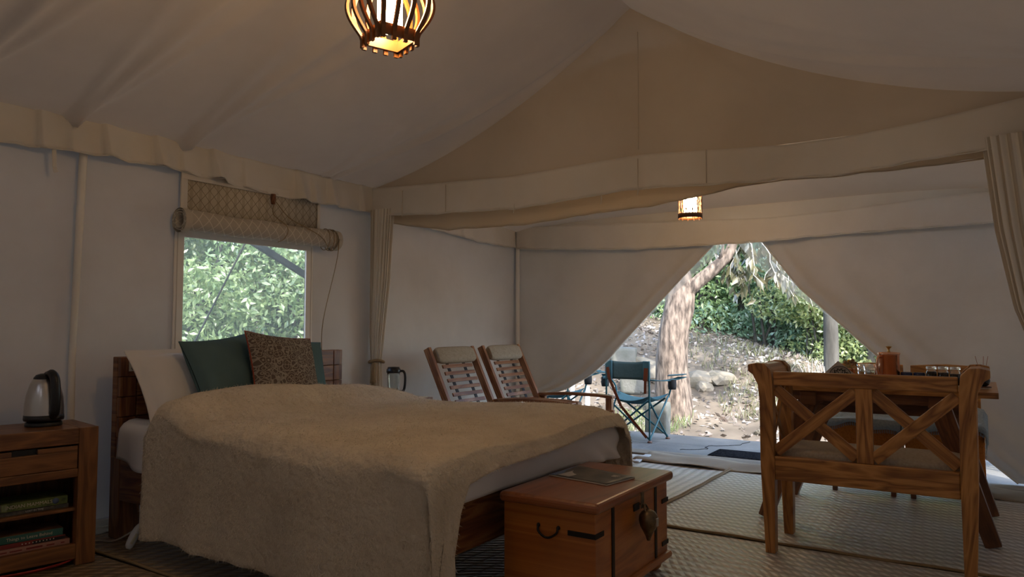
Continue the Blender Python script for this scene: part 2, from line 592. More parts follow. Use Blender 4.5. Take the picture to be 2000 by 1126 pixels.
def leafm(name, c1, c2, fac=.45, sc=1.2):
    m, n, l, b, out = newmat(name)
    tc = n.new('ShaderNodeTexCoord')
    nz = n.new('ShaderNodeTexNoise'); nz.inputs['Scale'].default_value = sc * 6; nz.inputs['Detail'].default_value = 2
    l.new(tc.outputs['Object'], nz.inputs[0])
    r = ramp(n, [(.35, c1), (.65, c2)])
    l.new(nz.outputs[0], r.inputs[0])
    n.remove(b)
    d = n.new('ShaderNodeBsdfDiffuse'); l.new(r.outputs[0], d.inputs[0])
    t = n.new('ShaderNodeBsdfTranslucent'); l.new(r.outputs[0], t.inputs[0])
    mx = n.new('ShaderNodeMixShader'); mx.inputs[0].default_value = fac
    l.new(d.outputs[0], mx.inputs[1]); l.new(t.outputs[0], mx.inputs[2])
    g = n.new('ShaderNodeBsdfGlossy'); g.inputs['Roughness'].default_value = .35; g.inputs[0].default_value = (1, 1, 1, 1)
    m2 = n.new('ShaderNodeMixShader'); m2.inputs[0].default_value = .09
    l.new(mx.outputs[0], m2.inputs[1]); l.new(g.outputs[0], m2.inputs[2]); l.new(m2.outputs[0], out.inputs[0])
leafm('leaf_green', (.16, .27, .10), (.40, .52, .24))
leafm('leaf_blue', (.13, .26, .17), (.34, .50, .36))
leafm('leaf_warm', (.18, .26, .09), (.44, .50, .23))
leafm('grass_leaf', (.13, .15, .05), (.27, .27, .12))
leafm('leaf_drab', (.08, .085, .035), (.19, .17, .085))
pm('lamp_wood', (.20, .075, .018), .45)
pm('lamp_brown', (.12, .045, .015), .5)
def emis(name, col, s):
    m, n, l, b, out = newmat(name)
    n.remove(b)
    e = n.new('ShaderNodeEmission'); e.inputs[0].default_value = (*col, 1); e.inputs[1].default_value = s
    l.new(e.outputs[0], out.inputs[0])
emis('lamp_glow', (1.0, .66, .33), LAMP_L)
emis('lamp_glow_small', (1.0, .67, .35), LAMP_L)

# ================================================================== THE TENT
YW, YR = 3.87, -0.45          # window wall, opposite wall
XG, XF, XB = 4.0, 6.05, -1.6  # gable line, front wall, rear wall
YC = 1.742                    # ridge
def S(o):
    o['kind'] = 'structure'
    return o

# floor
S(MB().span((XB, YR, -.06), (5.72, YW, 0)).build('floor', 'floor_base'))

# --- roof over the room: two slopes with sag and rafter creases
PINCH = [1.25, 1.82, 2.43, 3.5]
def roof_slope(side):
    y0 = YW - .03 if side > 0 else -0.36
    xs = np.concatenate([np.linspace(XB, .6, 24)[:-1], np.linspace(.6, XG, 170), [XG + .03, XG + .08, XG + .12]])
    ss = np.linspace(0, 1, 60)
    P = np.zeros((len(xs), len(ss), 3))
    for i, x in enumerate(xs):
        g = np.exp(-((XG - min(x, XG)) / .55) ** 2)
        sag = .05 + (.085 if side > 0 else .115) * g
        y = y0 + (YC - y0) * ss
        y[0] += (.12 if side > 0 else -.16)
        z = 2.105 + (2.985 - 2.105) * ss - .03 * (ss == 0) - sag * 4 * ss * (1 - ss)
        z = z + .035 * np.sin(3.1 * x + 1) * ss * (1 - ss) * 4 * (1 - g)
        for k, p in enumerate(PINCH):           # folds running up from each eave tie
            for q, (dx, sl, am) in enumerate(((0, .28, .05), (.0, .62, .032), (0, -.12, .03))):
                c = p + dx + sl * ss
                w = .016 + .06 * ss
                z = z - am * np.exp(-((x - c) / w) ** 2) * np.exp(-ss * 1.6) * smooth(0, .03, ss) * (1 - g)
        c = XG - .42 * (1 - ss) ** 1.15 - .015   # seam parallel to the gable edge
        z = z - .028 * np.exp(-((x - c) / .025) ** 2) * (1 - ss)
        z = z + .018 * np.exp(-((x - c + .06) / .05) ** 2) * (1 - ss)
        z = z + .04 * np.sin(math.pi * np.clip((x - c) / (XG - c + 1e-6), 0, 1)) * (1 - ss) * ss * 2
        P[i, :, 0] = x; P[i, :, 1] = y; P[i, :, 2] = z
    return P
for nm, sd in (('ceiling', 1), ('ceiling', -1)):
    S(MB().grid(roof_slope(sd)).build(nm, 'canvas_roof'))

# --- canvas wall with openings
def canvas_wall(name, axis, val, a0, a1, z0, z1, holes, mat='canvas_wall', amp=.012, ph=0, seams=()):
    A = sorted(set(list(np.linspace(a0, a1, 90)) + [h[0] for h in holes] + [h[1] for h in holes]))
    Z = sorted(set(list(np.linspace(z0, z1, 40)) + [h[2] for h in holes] + [h[3] for h in holes]))
    A = np.array(A); Z = np.array(Z)
    P = np.zeros((len(A), len(Z), 3))
    off = amp * (np.sin(2.3 * A + ph)[:, None] * np.cos(1.1 * Z + ph)[None] + .5 * np.sin(7.1 * A + 2 * ph)[:, None] * np.ones(len(Z))[None] * (.4 + .3 * np.sin(2 * Z)[None]))
    for c in seams:
        off += -.012 * np.exp(-((A - c) / .02) ** 2)[:, None]
    for h in holes:
        m = np.clip(np.minimum.reduce([np.abs(A[:, None] - h[0]), np.abs(A[:, None] - h[1]), np.abs(A[:, None] - (h[0] + h[1]) / 2)]), 0, .3) / .3
        zm = (Z[None] > h[2] - .2) & (Z[None] < h[3] + .2)
        off = np.where(zm, off * m, off)
    if axis == 'Y':
        P[..., 0] = A[:, None]; P[..., 1] = val + off; P[..., 2] = Z[None]
    else:
        P[..., 1] = A[:, None]; P[..., 0] = val + off; P[..., 2] = Z[None]
    keep = np.ones((len(A) - 1, len(Z) - 1), bool)
    for h in holes:
        ca = (A[:-1] + A[1:]) / 2; cz = (Z[:-1] + Z[1:]) / 2
        keep &= ~(((ca > h[0]) & (ca < h[1]))[:, None] & ((cz > h[2]) & (cz < h[3]))[None])
    return S(MB().grid(P, keep=keep).build(name, mat))
WIN = (2.475, 3.375, .885, 1.575)
canvas_wall('wall_left', 'Y', YW, XB, XF, 0, 2.12, [WIN], ph=.7, seams=(4.66, 4.95))
canvas_wall('wall_right', 'Y', YR, XB, XF, 0, 2.10, [], ph=2.1)
canvas_wall('wall_back', 'X', XB, YR, YW, 0, 2.4, [], ph=1.1)
# upper gable of the rear wall
pg = [(XB, YR, 2.05)] + [(XB, y, z) for y, z in ((-.36, 2.1), (.7, 2.45), (YC, 2.98), (2.8, 2.45), (YW, 2.1))] + [(XB, YW, 2.05)]
S(MB().prism(pg, (.004, 0, 0)).build('wall_gable_back', 'canvas_wall'))

# seams, poles and webbing on the window wall
S(MB().tube([(1.885, YW - .02, .03), (1.875, YW - .022, .9), (1.90, YW - .02, 2.0)], [.018, .016, .02], 10).build('trim_pole_sleeve', 'webbing'))
S(MB().tube([(6.0, YW - .05, 0), (6.0, YW - .05, 1.95)], .021, 10).build('trim_corner_sleeve', 'webbing'))
wf = MB()
for x0, x1 in ((2.415, 2.475), (3.375, 3.435)):
    wf.span((x0, YW - .016, .70), (x1, YW - .004, 1.62))
wf.span((2.415, YW - .0165, 1.575), (3.435, YW - .0045, 1.63)); wf.span((2.415, YW - .0165, .83), (3.435, YW - .0045, .885))
win = S(wf.build('window_1', 'webbing', bevel=.003))
MB().span((WIN[0] - .01, YW - .002, WIN[2] - .01), (WIN[1] + .01, YW, WIN[3] + .01)).build('window_screen', 'window_net', win)
for x in (2.432, 3.418):
    MB().span((x - .002, YW - .019, .72), (x + .002, YW - .0155, 1.60)).build('zip_line', 'canvas_wall', win)
# white base boards
for nm, lo, hi in (('baseboard_left', (XB, YW - .05, 0), (5.95, YW - .012, .07)), ('baseboard_right', (XB, YR + .012, 0), (5.7, YR + .04, .07))):
    b = S(MB().span(lo, hi).build(nm, 'white_paint', bevel=.004))
    MB().span((lo[0], lo[1] - .008, .0), (hi[0], lo[1] - .0005, .035) if nm.endswith('left') else (hi[0], lo[1] - .0005, .035)).build('base_strip', 'white_paint', b)

# --- valances
def valance(name, pts_top, pts_bot, pos, pleats, n=240, amp=.03, inward=(0, -1), mat='canvas_trim', stand=.02):
    """pos: function t -> (x, y) along the hem; top and bottom heights interpolated over the run coordinate"""
    a0, a1 = pos['a']
    A = np.linspace(a0, a1, n)
    m = 12
    P = np.zeros((n, m, 3))
    zt = interp(A, pts_top); zb = interp(A, pts_bot)
    off = np.zeros(n)
    for (c, w, h) in pleats:
        d = A - c
        off += h * np.where(d > 0, np.exp(-(d / (w * 1.5)) ** 2), np.exp(-(d / (w * .16)) ** 2))
    rip = .006 * np.sin(A * 17 + 1) + .004 * np.sin(A * 41)
    for j in range(m):
        t = j / (m - 1)
        f = stand + (off * (.25 + .75 * t) + rip * t + amp * .4 * t)
        P[:, j, 2] = zt + (zb + .004 * np.sin(A * 29) - zt) * t
        if pos['axis'] == 'X':
            P[:, j, 0] = A; P[:, j, 1] = pos['v'] + inward[1] * f
        else:
            P[:, j, 1] = A; P[:, j, 0] = pos['v'] + inward[0] * f
    o = S(MB().grid(P).build(name, mat, solid=.003))
    # hem welt
    k = P[::6, -1]
    MB().tube([tuple(q) for q in k], .0035, 6).build('hem', mat, o)
    return o
PL = [(1.30, .06, .06), (1.68, .05, .05), (1.82, .09, .03), (1.99, .06, .07), (2.27, .06, .08), (2.43, .05, .03), (2.62, .06, .09), (2.85, .05, .025), (3.26, .05, .085), (3.40, .04, .03), (3.55, .05, .07), (3.86, .04, .04)]
valance('trim_valance_left', [(-1.6, 2.13), (1.82, 2.135), (2.43, 2.125), (3.25, 2.105), (4.0, 2.11)],
        [(-1.6, 1.93), (1.5, 1.915), (1.88, 1.935), (2.32, 1.945), (2.6, 1.935), (3.0, 1.91), (3.33, 1.905), (4.0, 1.91)],
        {'a': (XB, 3.99), 'axis': 'X', 'v': YW - .01}, PL, 560)
valance('trim_valance_veranda_left', [(4.03, 2.10), (6.03, 2.06)], [(4.03, 1.90), (4.86, 1.865), (5.37, 1.83), (6.03, 1.83)],
        {'a': (4.03, 5.97), 'axis': 'X', 'v': YW - .015}, [(4.6, .05, .015), (5.1, .05, .02), (5.6, .05, .015)], 160, .02)
valance('trim_valance_right', [(-1.6, 2.12), (4.0, 2.10)], [(-1.6, 1.92), (4.0, 1.9)],
        {'a': (XB, 3.99), 'axis': 'X', 'v': YR + .06}, PL, 200, .03, (0, 1))
# gable panel
def gable():
    top = [(3.85, 2.10), (3.6, 2.145), (3.106, 2.307), (2.592, 2.496), (2.203, 2.68), (1.95, 2.83), (1.742, 2.985), (1.55, 2.83), (1.216, 2.606), (.783, 2.376), (.307, 2.209), (-.185, 2.115), (-.42, 2.09)]
    Y = np.linspace(3.85, -.42, 130)
    zt = interp(Y, top) + .05
    P = np.zeros((130, 24, 3))
    for j in range(24):
        t = j / 23
        z = 2.03 + (zt - 2.03) * t
        bul = .010 * np.sin(math.pi * t) * np.sin(math.pi * (3.85 - Y) / 4.27)
        fold = .012 * np.exp(-((Y - (1.742 + (3.0 - 1.742) * (1 - t) * .8)) / .05) ** 2) * t + .014 * np.exp(-((Y - (1.6 - 1.5 * (1 - t) ** .8)) / .06) ** 2) * t + .014 * np.exp(-((Y - (1.6 - .95 * (1 - t) ** .8)) / .05) ** 2) * t
        P[:, j, 0] = XG + .012 + bul - fold
        P[:, j, 1] = Y; P[:, j, 2] = z
    o = S(MB().grid(P).build('wall_gable', 'canvas_roof'))
    k = int(np.argmin(np.abs(Y - 1.70)))
    MB().tube([(P[k, j, 0] - .001, 1.70, P[k, j, 2]) for j in range(2, 20)], .003, 5).build('seam', 'canvas_roof', o)
gable()
B1T = [(3.85, 2.11), (3.79, 2.096), (2.59, 2.05), (1.70, 2.075), (1.59, 2.071), (.842, 2.019), (.584, 2.021), (.259, 2.042), (-.185, 2.095), (-.42, 2.10)]
B1B = [(3.85, 1.895), (3.77, 1.89), (3.31, 1.858), (2.54, 1.829), (1.69, 1.872), (1.22, 1.846), (.592, 1.825), (.262, 1.855), (-.037, 1.872), (-.42, 1.90)]
B2B = [(3.85, 1.86), (3.75, 1.84), (3.22, 1.754), (2.535, 1.738), (2.0, 1.775), (1.75, 1.778), (1.48, 1.799), (1.25, 1.827), (.99, 1.858), (.65, 1.846), (.21, 1.849), (-.42, 1.87)]
v1 = valance('trim_valance_gable', B1T, B1B, {'a': (3.85, -.42), 'axis': 'Y', 'v': XG + .01}, [(2.9, .1, .008), (1.7, .2, .012), (.6, .3, .015)], 200, .02, (-1, 0))
for y in (3.53, 3.13, 1.69, 1.28):
    MB().span((XG - .0265, y - .0012, 1.86), (XG - .020, y + .0012, 2.05)).build('panel_seam', 'canvas_roof', v1)
valance('trim_valance_inner', [(3.85, 2.02), (-.42, 2.0)], B2B, {'a': (3.85, -.42), 'axis': 'Y', 'v': 4.13}, [(2.5, .2, .01), (1.2, .3, .01)], 200, .01, (-1, 0), 'canvas_inner')
for y, z in ((1.93, 1.80), (1.69, 1.83), (2.56, 1.80)):
    S(MB().tube([(XG - .025, y, z + .06), (XG - .03, y - .004, z + .03), (XG - .028, y + .003, z)], .003, 5).build('trim_tie_tape', 'canvas_trim'))
# veranda ceiling: a shallow hip
def ver_roof():
    xs = np.linspace(4.03, 6.06, 50); ys = np.concatenate([[-.56], np.linspace(-.42, 3.86, 90), [3.98]])
    X, Y = np.meshgrid(xs, ys, indexing='ij')
    a = np.minimum(3.86 - Y, Y + .42); b = 6.06 - X
    k = .12
    z = -k * np.log(np.exp(-.42 * a / k) + np.exp(-.34 * b / k)) + .05
    z = 2.0 + z + .012 * np.sin(4 * Y + 2 * X) * smooth(0, .4, a) * smooth(0, .4, b)
    z = np.maximum(z, 1.99 + 0 * z)
    return np.stack([X, Y, z], -1)
S(MB().grid(ver_roof()).build('ceiling_veranda', 'canvas_roof'))
valance('trim_valance_front', [(3.85, 2.05), (3.71, 2.03), (1.94, 1.957), (1.415, 1.931), (.896, 1.943), (.365, 1.982), (-.42, 2.0)],
        [(3.85, 1.83), (3.70, 1.81), (2.58, 1.744), (1.865, 1.741), (1.47, 1.741), (1.0, 1.759), (-.076, 1.772), (-.42, 1.79)],
        {'a': (3.83, -.42), 'axis': 'Y', 'v': 6.0}, [(3.0, .2, .008), (1.2, .3, .01)], 200, .015, (-1, 0))
S(MB().span((6.035, -.44, 1.90), (6.041, 3.86, 2.12)).build('trim_front_header', 'canvas_trim'))
# --- front flaps tied back to either side
EL = [(1.80, 1.85), (1.749, 1.887), (1.5, 2.15), (1.23, 2.418), (1.0, 2.645), (.771, 2.866), (.62, 3.05), (.488, 3.29), (.38, 3.6), (.33, 3.86)]     # z -> y of the left flap's edge
ER = [(2.05, 1.70), (1.749, 1.487), (1.373, 1.218), (1.089, .926), (.822, .651), (.60, .45), (.40, .25), (.155, .016), (0.0, -.165)]
def flap(name, edge, yend, zmin, fold):
    Z = np.linspace(zmin, 2.05, 70)
    e = interp(Z, edge)
    m = 60
    P = np.zeros((70, m, 3)); UV = np.zeros((70, m, 2))
    for j in range(m):
        t = (j / (m - 1)) ** 1.3
        y = e + (yend - e) * t
        P[:, j, 1] = y; P[:, j, 2] = Z
        w = .010 * np.sin(9 * y + 3 * Z) + .012 * np.sin(4 * y - 5 * Z + 1)
        dist = np.abs(y - e)
        w = w + fold * np.exp(-((dist - .10) / .05) ** 2) * smooth(2.0, 1.2, Z) + fold * .8 * np.exp(-((dist - .32 - .1 * (Z - 1)) / .07) ** 2) * smooth(1.9, 1.0, Z)
        w = w * smooth(2.05, 1.75, Z) * smooth(0, .12, np.abs(y - yend))
        P[:, j, 0] = XF - .01 - w
    o = S(MB().grid(P).build(name, 'canvas_flap'))
    hem = [(XF - .014, float(interp(z, edge)), float(z)) for z in np.linspace(zmin, 1.9, 40)]
    MB().tube(hem, .007, 6).build('hem', 'canvas_trim', o)
    return o
fl = flap('wall_front_left', EL, YW + .03, .33, .03)
fr = flap('wall_front_right', ER, YR - .03, .0, .035)
# pale net edging of the flaps
def edging(edge, w, side, parent):
    Z = np.linspace(min(p[0] for p in edge) + .02, 1.9, 60)
    P = np.zeros((60, 5, 3))
    for j in range(5):
        P[:, j, 1] = interp(Z, edge) + side * w(Z) * j / 4
        P[:, j, 2] = Z - .25 * w(Z) * j / 4
        P[:, j, 0] = XF + .006 + .004 * np.sin(Z * 20)
    MB().grid(P).build('net_edging', 'flap_net', parent)
edging(EL, lambda z: .012 + .07 * smooth(1.0, 1.75, z), -1, fl)
edging(ER, lambda z: .012 + .16 * smooth(1.05, 1.75, z), 1, fr)
# threshold
th = S(MB().span((5.725, YR, -.06), (5.86, YW, .012)).build('trim_threshold', 'threshold_wood', bevel=.01))
S(MB().span((5.87, YR, -.10), (6.02, YW, -.008)).build('trim_threshold_step', 'threshold_wood', bevel=.008))
# canvas ground strip
P = np.zeros((60, 8, 3))
yy = np.linspace(-.3, 2.35, 60)
for j in range(8):
    P[:, j, 0] = 5.36 + .36 * j / 7 + .012 * np.sin(6 * yy); P[:, j, 1] = yy
    P[:, j, 2] = .018 + .007 * np.sin(11 * yy + j) + .004 * j / 7 + .006 * np.sin(4 * yy - j)
tag(MB().grid(P).build('ground_cloth', 'canvas_ground', solid=.004), 'wrinkled beige canvas strip laid along the inside of the threshold', 'canvas strip')
tag(MB().bar((5.30, 2.29, .018), (5.62, 2.32, .02), .05, .012).build('white_batten', 'white_paint', bevel=.002), 'short white batten on the floor by the bed corner', 'batten')

# --- curtains
def curtain(name, path, label, n=200, lobes=22, phase=0):
    """path: (z, x, y, half depth x, half width y)"""
    Z = np.linspace(path[0][0], path[-1][0], 70)
    pz = [p[0] for p in path]
    g = lambda k: np.interp(-Z, [-q for q in pz], [p[k] for p in path])
    cx, cy, hx, hy = g(1), g(2), g(3), g(4)
    P = np.zeros((70, n, 3)); UV = np.zeros((70, n, 2))
    T = np.linspace(0, 2 * math.pi, n)
    for j, t in enumerate(T):
        w = 1 + .22 * np.sin(lobes * t + phase + .8 * np.sin(3 * t)) + .1 * np.sin(9 * t + phase)
        if j == n - 1:
            w = 1 + .22 * np.sin(phase) + .1 * np.sin(phase)
        P[:, j, 0] = cx + hx * w * np.cos(t); P[:, j, 1] = cy + hy * (.82 + .18 * w) * np.sin(t); P[:, j, 2] = Z
        UV[:, j, 0] = j / n; UV[:, j, 1] = Z
    root = empty(name, (path[-1][1], path[-1][2], path[-1][0]), 0, label, 'curtain', 'striped curtains at the gable')
    P -= np.array(root.location)[None, None]
    MB().grid(P, UV).build('drape', 'curtain_stripe', root)
    return root
lc = curtain('curtain', [(1.93, 4.0, 3.745, .045, .105), (1.4, 4.0, 3.76, .045, .085), (1.0, 4.0, 3.785, .04, .06), (.80, 4.0, 3.79, .032, .042), (.5, 4.0, 3.785, .045, .05), (.03, 4.0, 3.785, .05, .058)],
             'narrow striped curtain tied with a brown tasselled rope beside the window wall')
tie = MB()
ring = [(.0 + .048 * math.cos(t) , .005 + .056 * math.sin(t), .775 + .008 * math.sin(2 * t)) for t in np.linspace(0, 2 * math.pi, 22)]
tie.tube(ring, .011, 8)
tb = tie.build('tie_rope', 'rope', lc)
MB().tube([(-.05, -.02, .765), (-.06, -.022, .70), (-.058, -.02, .64)], [.012, .016, .02], 8).build('tie_knot', 'rope', tb)
MB().lathe([(.006, 0), (.022, -.01), (.024, -.03), (.014, -.04), (.028, -.06), (.03, -.12), (.0, -.125)], 12, (-.058, -.02, .65)).build('tassel', 'rope', tb)
rc = curtain('curtain', [(1.93, 4.0, -.215, .05, .19), (1.5, 4.0, -.25, .05, .185), (1.14, 4.0, -.275, .05, .15), (.9, 4.0, -.30, .04, .10), (.75, 4.0, -.32, .035, .06), (.4, 4.0, -.33, .04, .07), (.03, 4.0, -.33, .045, .08)],
             'wide striped curtain gathered at the right edge behind the bench', phase=1.3, lobes=26)
MB().tube([(-.062, .12, 1.88), (-.066, .115, 1.75), (-.07, .13, 1.66), (-.066, .115, 1.60)], [.004, .012, .011, .006], 6).build('hanging_tape', 'curtain_stripe', rc)
# tape loop under the valance
tag(MB().bar((1.74, YW - .055, 1.97), (1.745, YW - .06, 1.84), .02, .002, (0, 1, 0)).bar((1.745, YW - .06, 1.84), (1.755, YW - .055, 1.815), .02, .002, (0, 1, 0)).build('tape_loop', 'canvas_trim'),
    'small canvas tape loop hanging under the pleated valance', 'tape')

# --- rolled blind over the window
bl = empty('roller_blind', (2.95, YW - .02, 1.7), 0, 'patterned fabric roller blind half rolled up above the bed window', 'blind')
ax, ay, az = bl.location
def loc(p, o=bl): return (p[0] - o.location[0], p[1] - o.location[1], p[2] - o.location[2])
P = np.zeros((2, 12, 3)); UV = np.zeros((2, 12, 2))
for i, x in enumerate((2.47, 3.45)):
    for j in range(12):
        z = 1.96 - .24 * j / 11
        P[i, j] = loc((x, YW - .022 - .012 * math.sin(j / 11 * 3), z)); UV[i, j] = (x, z)
MB().grid(P, UV).build('fabric_panel', 'blind_print', bl, solid=.003)
for x0, x1 in ((2.43, 2.472), (3.448, 3.47)):
    MB().span(loc((x0, YW - .042, 1.72)), loc((x1, YW - .030, 1.96))).build('side_hem', 'canvas_trim', bl, bevel=.003)
MB().span(loc((2.43, YW - .044, 1.905)), loc((3.2, YW - .033, 1.955))).build('head_hem', 'canvas_trim', bl, bevel=.003)
# the spiral roll itself
n = 90
T = np.linspace(0, 2 * math.pi * 2.3, n)
rad = .036 + .030 * T / T[-1]
P = np.zeros((24, n, 3)); UV = np.zeros((24, n, 2))
for i, x in enumerate(np.linspace(2.385, 3.565, 24)):
    cz = 1.655 + .004 * math.sin(i * .7); cy = YW - .10
    for j in range(n):
        th_ = T[j] + .3
        P[i, j] = loc((x, cy + rad[j] * math.sin(th_), cz + rad[j] * math.cos(th_))); UV[i, j] = (x, T[j] * .055)
rl = MB().grid(P, UV).build('roll', 'blind_roll_print', bl, solid=.004)
for x0 in (2.385, 3.525):
    P = np.zeros((2, 40, 3))
    for i in range(2):
        for j in range(40):
            t = 2 * math.pi * j / 39
            P[i, j] = loc((x0 + .04 * i, YW - .10 + .0695 * math.sin(t), 1.655 + .0695 * math.cos(t)))
    MB().grid(P).build('roll_binding', 'blind_back', rl)
MB().lathe([(.0, .03), (.016, .03), (.018, .0), (.012, -.035), (.0, -.036)], 12, loc((3.045, YW - .075, 1.875))).build('toggle', 'teak_dark', bl)
cy = YW - .178
MB().tube(spline([loc((3.045, YW - .09, 1.86)), loc((3.06, YW - .06, 1.78)), loc((3.075, cy + .01, 1.70)), loc((3.08, cy, 1.655)), loc((3.06, cy + .015, 1.61)), loc((3.035, cy + .04, 1.592))], 20), .0028, 6).build('cord', 'rope', bl)
MB().tube(spline([loc((3.05, YW - .09, 1.86)), loc((3.18, YW - .07, 1.77)), loc((3.27, cy + .02, 1.70)), loc((3.36, cy, 1.655)), loc((3.43, cy + .02, 1.605)), loc((3.46, cy + .05, 1.586))], 24), .0028, 6).build('cord', 'rope', bl)
for x in (3.46, 3.50, 3.525):
    pts = [loc((x + .02 * math.sin(t), YW - .10 + .073 * math.sin(t), 1.655 + .073 * math.cos(t))) for t in np.linspace(0, 2 * math.pi, 24)]
    MB().tube(pts, .0028, 6).build('cord', 'rope', bl)
MB().tube(spline([loc((3.525, cy + .004, 1.66)), loc((3.525, cy + .03, 1.5)), loc((3.52, YW - .03, 1.1)), loc((3.515, YW - .025, .86))], 16), .0028, 6).build('cord', 'rope', bl)

# --- woven floor mats
def floor_mat(name, quad, mat, label, rope_edges=(), ang=0, th=.006):
    q = [Vector(p) for p in quad]
    n = 40
    c, s_ = math.cos(ang), math.sin(ang)
    P = np.zeros((n, n, 3)); UV = np.zeros((n, n, 2))
    for i in range(n):
        for j in range(n):
            u, v = i / (n - 1), j / (n - 1)
            p = q[0] * (1 - u) * (1 - v) + q[1] * u * (1 - v) + q[2] * u * v + q[3] * (1 - u) * v
            z = th
            P[i, j] = (p.x, p.y, p.z + z); UV[i, j] = (p.x * c + p.y * s_, -p.x * s_ + p.y * c)
    root = empty(name, tuple(sum(q, Vector()) / 4), 0, label, 'floor mat', 'woven grass floor mats')
    P -= np.array(root.location)[None, None]
    MB().grid(P, UV).build('weave', mat, root)
    for k in rope_edges:
        a, b = q[k], q[(k + 1) % 4]
        pts = [tuple(a.lerp(b, t) - root.location + Vector((.006 * math.sin(9 * t), .006 * math.sin(7 * t + 1), th + .006 + .002 * math.sin(30 * t)))) for t in np.linspace(0, 1, 40)]
        MB().tube(pts, .007, 6).build('bound_edge', 'rope', root)
    return root
floor_mat('woven_mat', [(3.70, -.40, .001), (5.42, -.40, .001), (5.42, 1.58, .001), (3.70, 1.62, .001)], 'mat_weave', 'large woven grass mat under the dining table, near the opening', (3, 2), R(90))
floor_mat('woven_mat', [(.3, -.40, .001), (3.695, -.40, .001), (3.68, 1.66, .001), (.3, 1.66, .001)], 'mat_weave', 'woven grass mat in the foreground below the bench', (), R(90))
floor_mat('woven_mat', [(3.69, 1.63, .001), (5.66, 1.60, .001), (5.66, 3.78, .001), (3.69, 3.78, .001)], 'mat_weave', 'woven grass mat under the reclining chairs, meeting the table mat at a corded edge', (0,), R(0))
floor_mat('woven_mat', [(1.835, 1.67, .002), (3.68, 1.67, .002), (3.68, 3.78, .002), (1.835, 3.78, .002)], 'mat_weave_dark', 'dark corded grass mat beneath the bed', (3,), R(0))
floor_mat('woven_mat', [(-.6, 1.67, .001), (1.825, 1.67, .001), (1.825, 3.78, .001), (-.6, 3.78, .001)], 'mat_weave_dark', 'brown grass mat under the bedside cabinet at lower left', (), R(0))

# ================================================================== FURNITURE
def rootmat(o):
    while o.parent:
        o = o.parent
    return Matrix.Translation(Vector(o.location)) @ Matrix.Rotation(o.rotation_euler[2], 4, 'Z')
def wb(mb, name, mat, parent, **k):
    """build from world coordinates under a thing"""
    M = rootmat(parent).inverted()
    mb.v = [tuple(M @ Vector(p)) for p in mb.v]
    return mb.build(name, mat, parent, **k)

# --- bed
bed = empty('bed', (2.75, 2.66, 0), 0, 'dark wooden double bed frame with planked headboard under the window', 'bed')
for x in (2.0, 3.40):
    wb(MB().span((x, 3.61, .0085), (x + .11, 3.70, .41)), 'leg', 'bed_wood', bed, bevel=.006)
for x in (2.02, 3.41):
    wb(MB().span((x, 1.66, .0085), (x + .07, 1.73, .20)), 'leg', 'bed_wood', bed, bevel=.006)
wb(MB().span((2.0, 3.655, .40), (3.5, 3.70, .905)), 'headboard', 'bed_wood', bed, bevel=.004)
hb = [o for o in bed.children if o.name.startswith('headboard')][0]
for x0, x1 in ((2.0, 2.085), (2.088, 2.42), (2.423, 2.755), (2.758, 3.09), (3.093, 3.422), (3.425, 3.5)):
    for k in range(5):
        z0 = .405 + k * .1
        wb(MB().span((x0 + .001, 3.628, z0 + .0015), (x1 - .001, 3.6545, z0 + .0985)), 'plank', 'bed_wood', hb, bevel=.003)
t = wb(MB().span((2.042, 3.622, .832), (2.088, 3.6275, .886)), 'maker_tag', 'print_cream', hb)
wb(MB().lathe([(0, 0), (.011, 0), (.011, .0012), (.0, .0012)], 14, (2.066, 3.6215, .868), Euler((R(90), 0, 0)).to_matrix()), 'tag_emblem', 'print_black', t)
for k, w in ((0, .032), (1, .024)):
    wb(MB().span((2.066 - w / 2, 3.6207, .846 - .007 * k), (2.066 + w / 2, 3.6217, .849 - .007 * k)), 'tag_line', 'print_black', t)
wb(MB().span((2.0, 1.735, .20), (2.045, 3.61, .40)), 'side_rail', 'bed_wood', bed, bevel=.005)
wb(MB().span((3.455, 1.735, .20), (3.5, 3.61, .40)), 'side_rail', 'bed_wood', bed, bevel=.005)
wb(MB().span((2.0, 1.68, .20), (3.5, 1.733, .405)), 'foot_rail', 'bed_wood', bed, bevel=.006)
wb(MB().span((2.05, 1.74, .36), (3.45, 3.60, .385)), 'base_board', 'bed_wood', bed)

# mattress with white fitted sheet
def rounded_slab(lo, hi, r, nx, ny, nz, wob=.004):
    bm = bmesh.new()
    bmesh.ops.create_cube(bm, size=1)
    bmesh.ops.subdivide_edges(bm, edges=bm.edges[:], cuts=nx, use_grid_fill=True)
    lo, hi = Vector(lo), Vector(hi)
    for v in bm.verts:
        p = Vector([lo[i] + (v.co[i] + .5) * (hi[i] - lo[i]) for i in range(3)])
        q = Vector([min(max(p[i], lo[i] + r), hi[i] - r) for i in range(3)])
        d = p - q
        if d.length > 1e-6:
            p = q + d.normalized() * r
        p.x += wob * math.sin(9 * p.y + 5 * p.z); p.y += wob * math.sin(8 * p.x + 11 * p.z); p.z += wob * math.sin(6 * p.x + 7 * p.y)
        v.co = p
    mb = MB()
    bm.verts.ensure_lookup_table()
    for v in bm.verts: v.index
    mb.add([v.co[:] for v in bm.verts], [[v.index for v in f.verts] for f in bm.faces], None, True)
    bm.free()
    return mb
mt = rounded_slab((2.01, 1.635, .412), (3.49, 3.60, .59), .055, 22, 22, 22).build('mattress', 'sheet')
tag(mt, 'mattress in a white fitted sheet on the wooden bed', 'mattress')
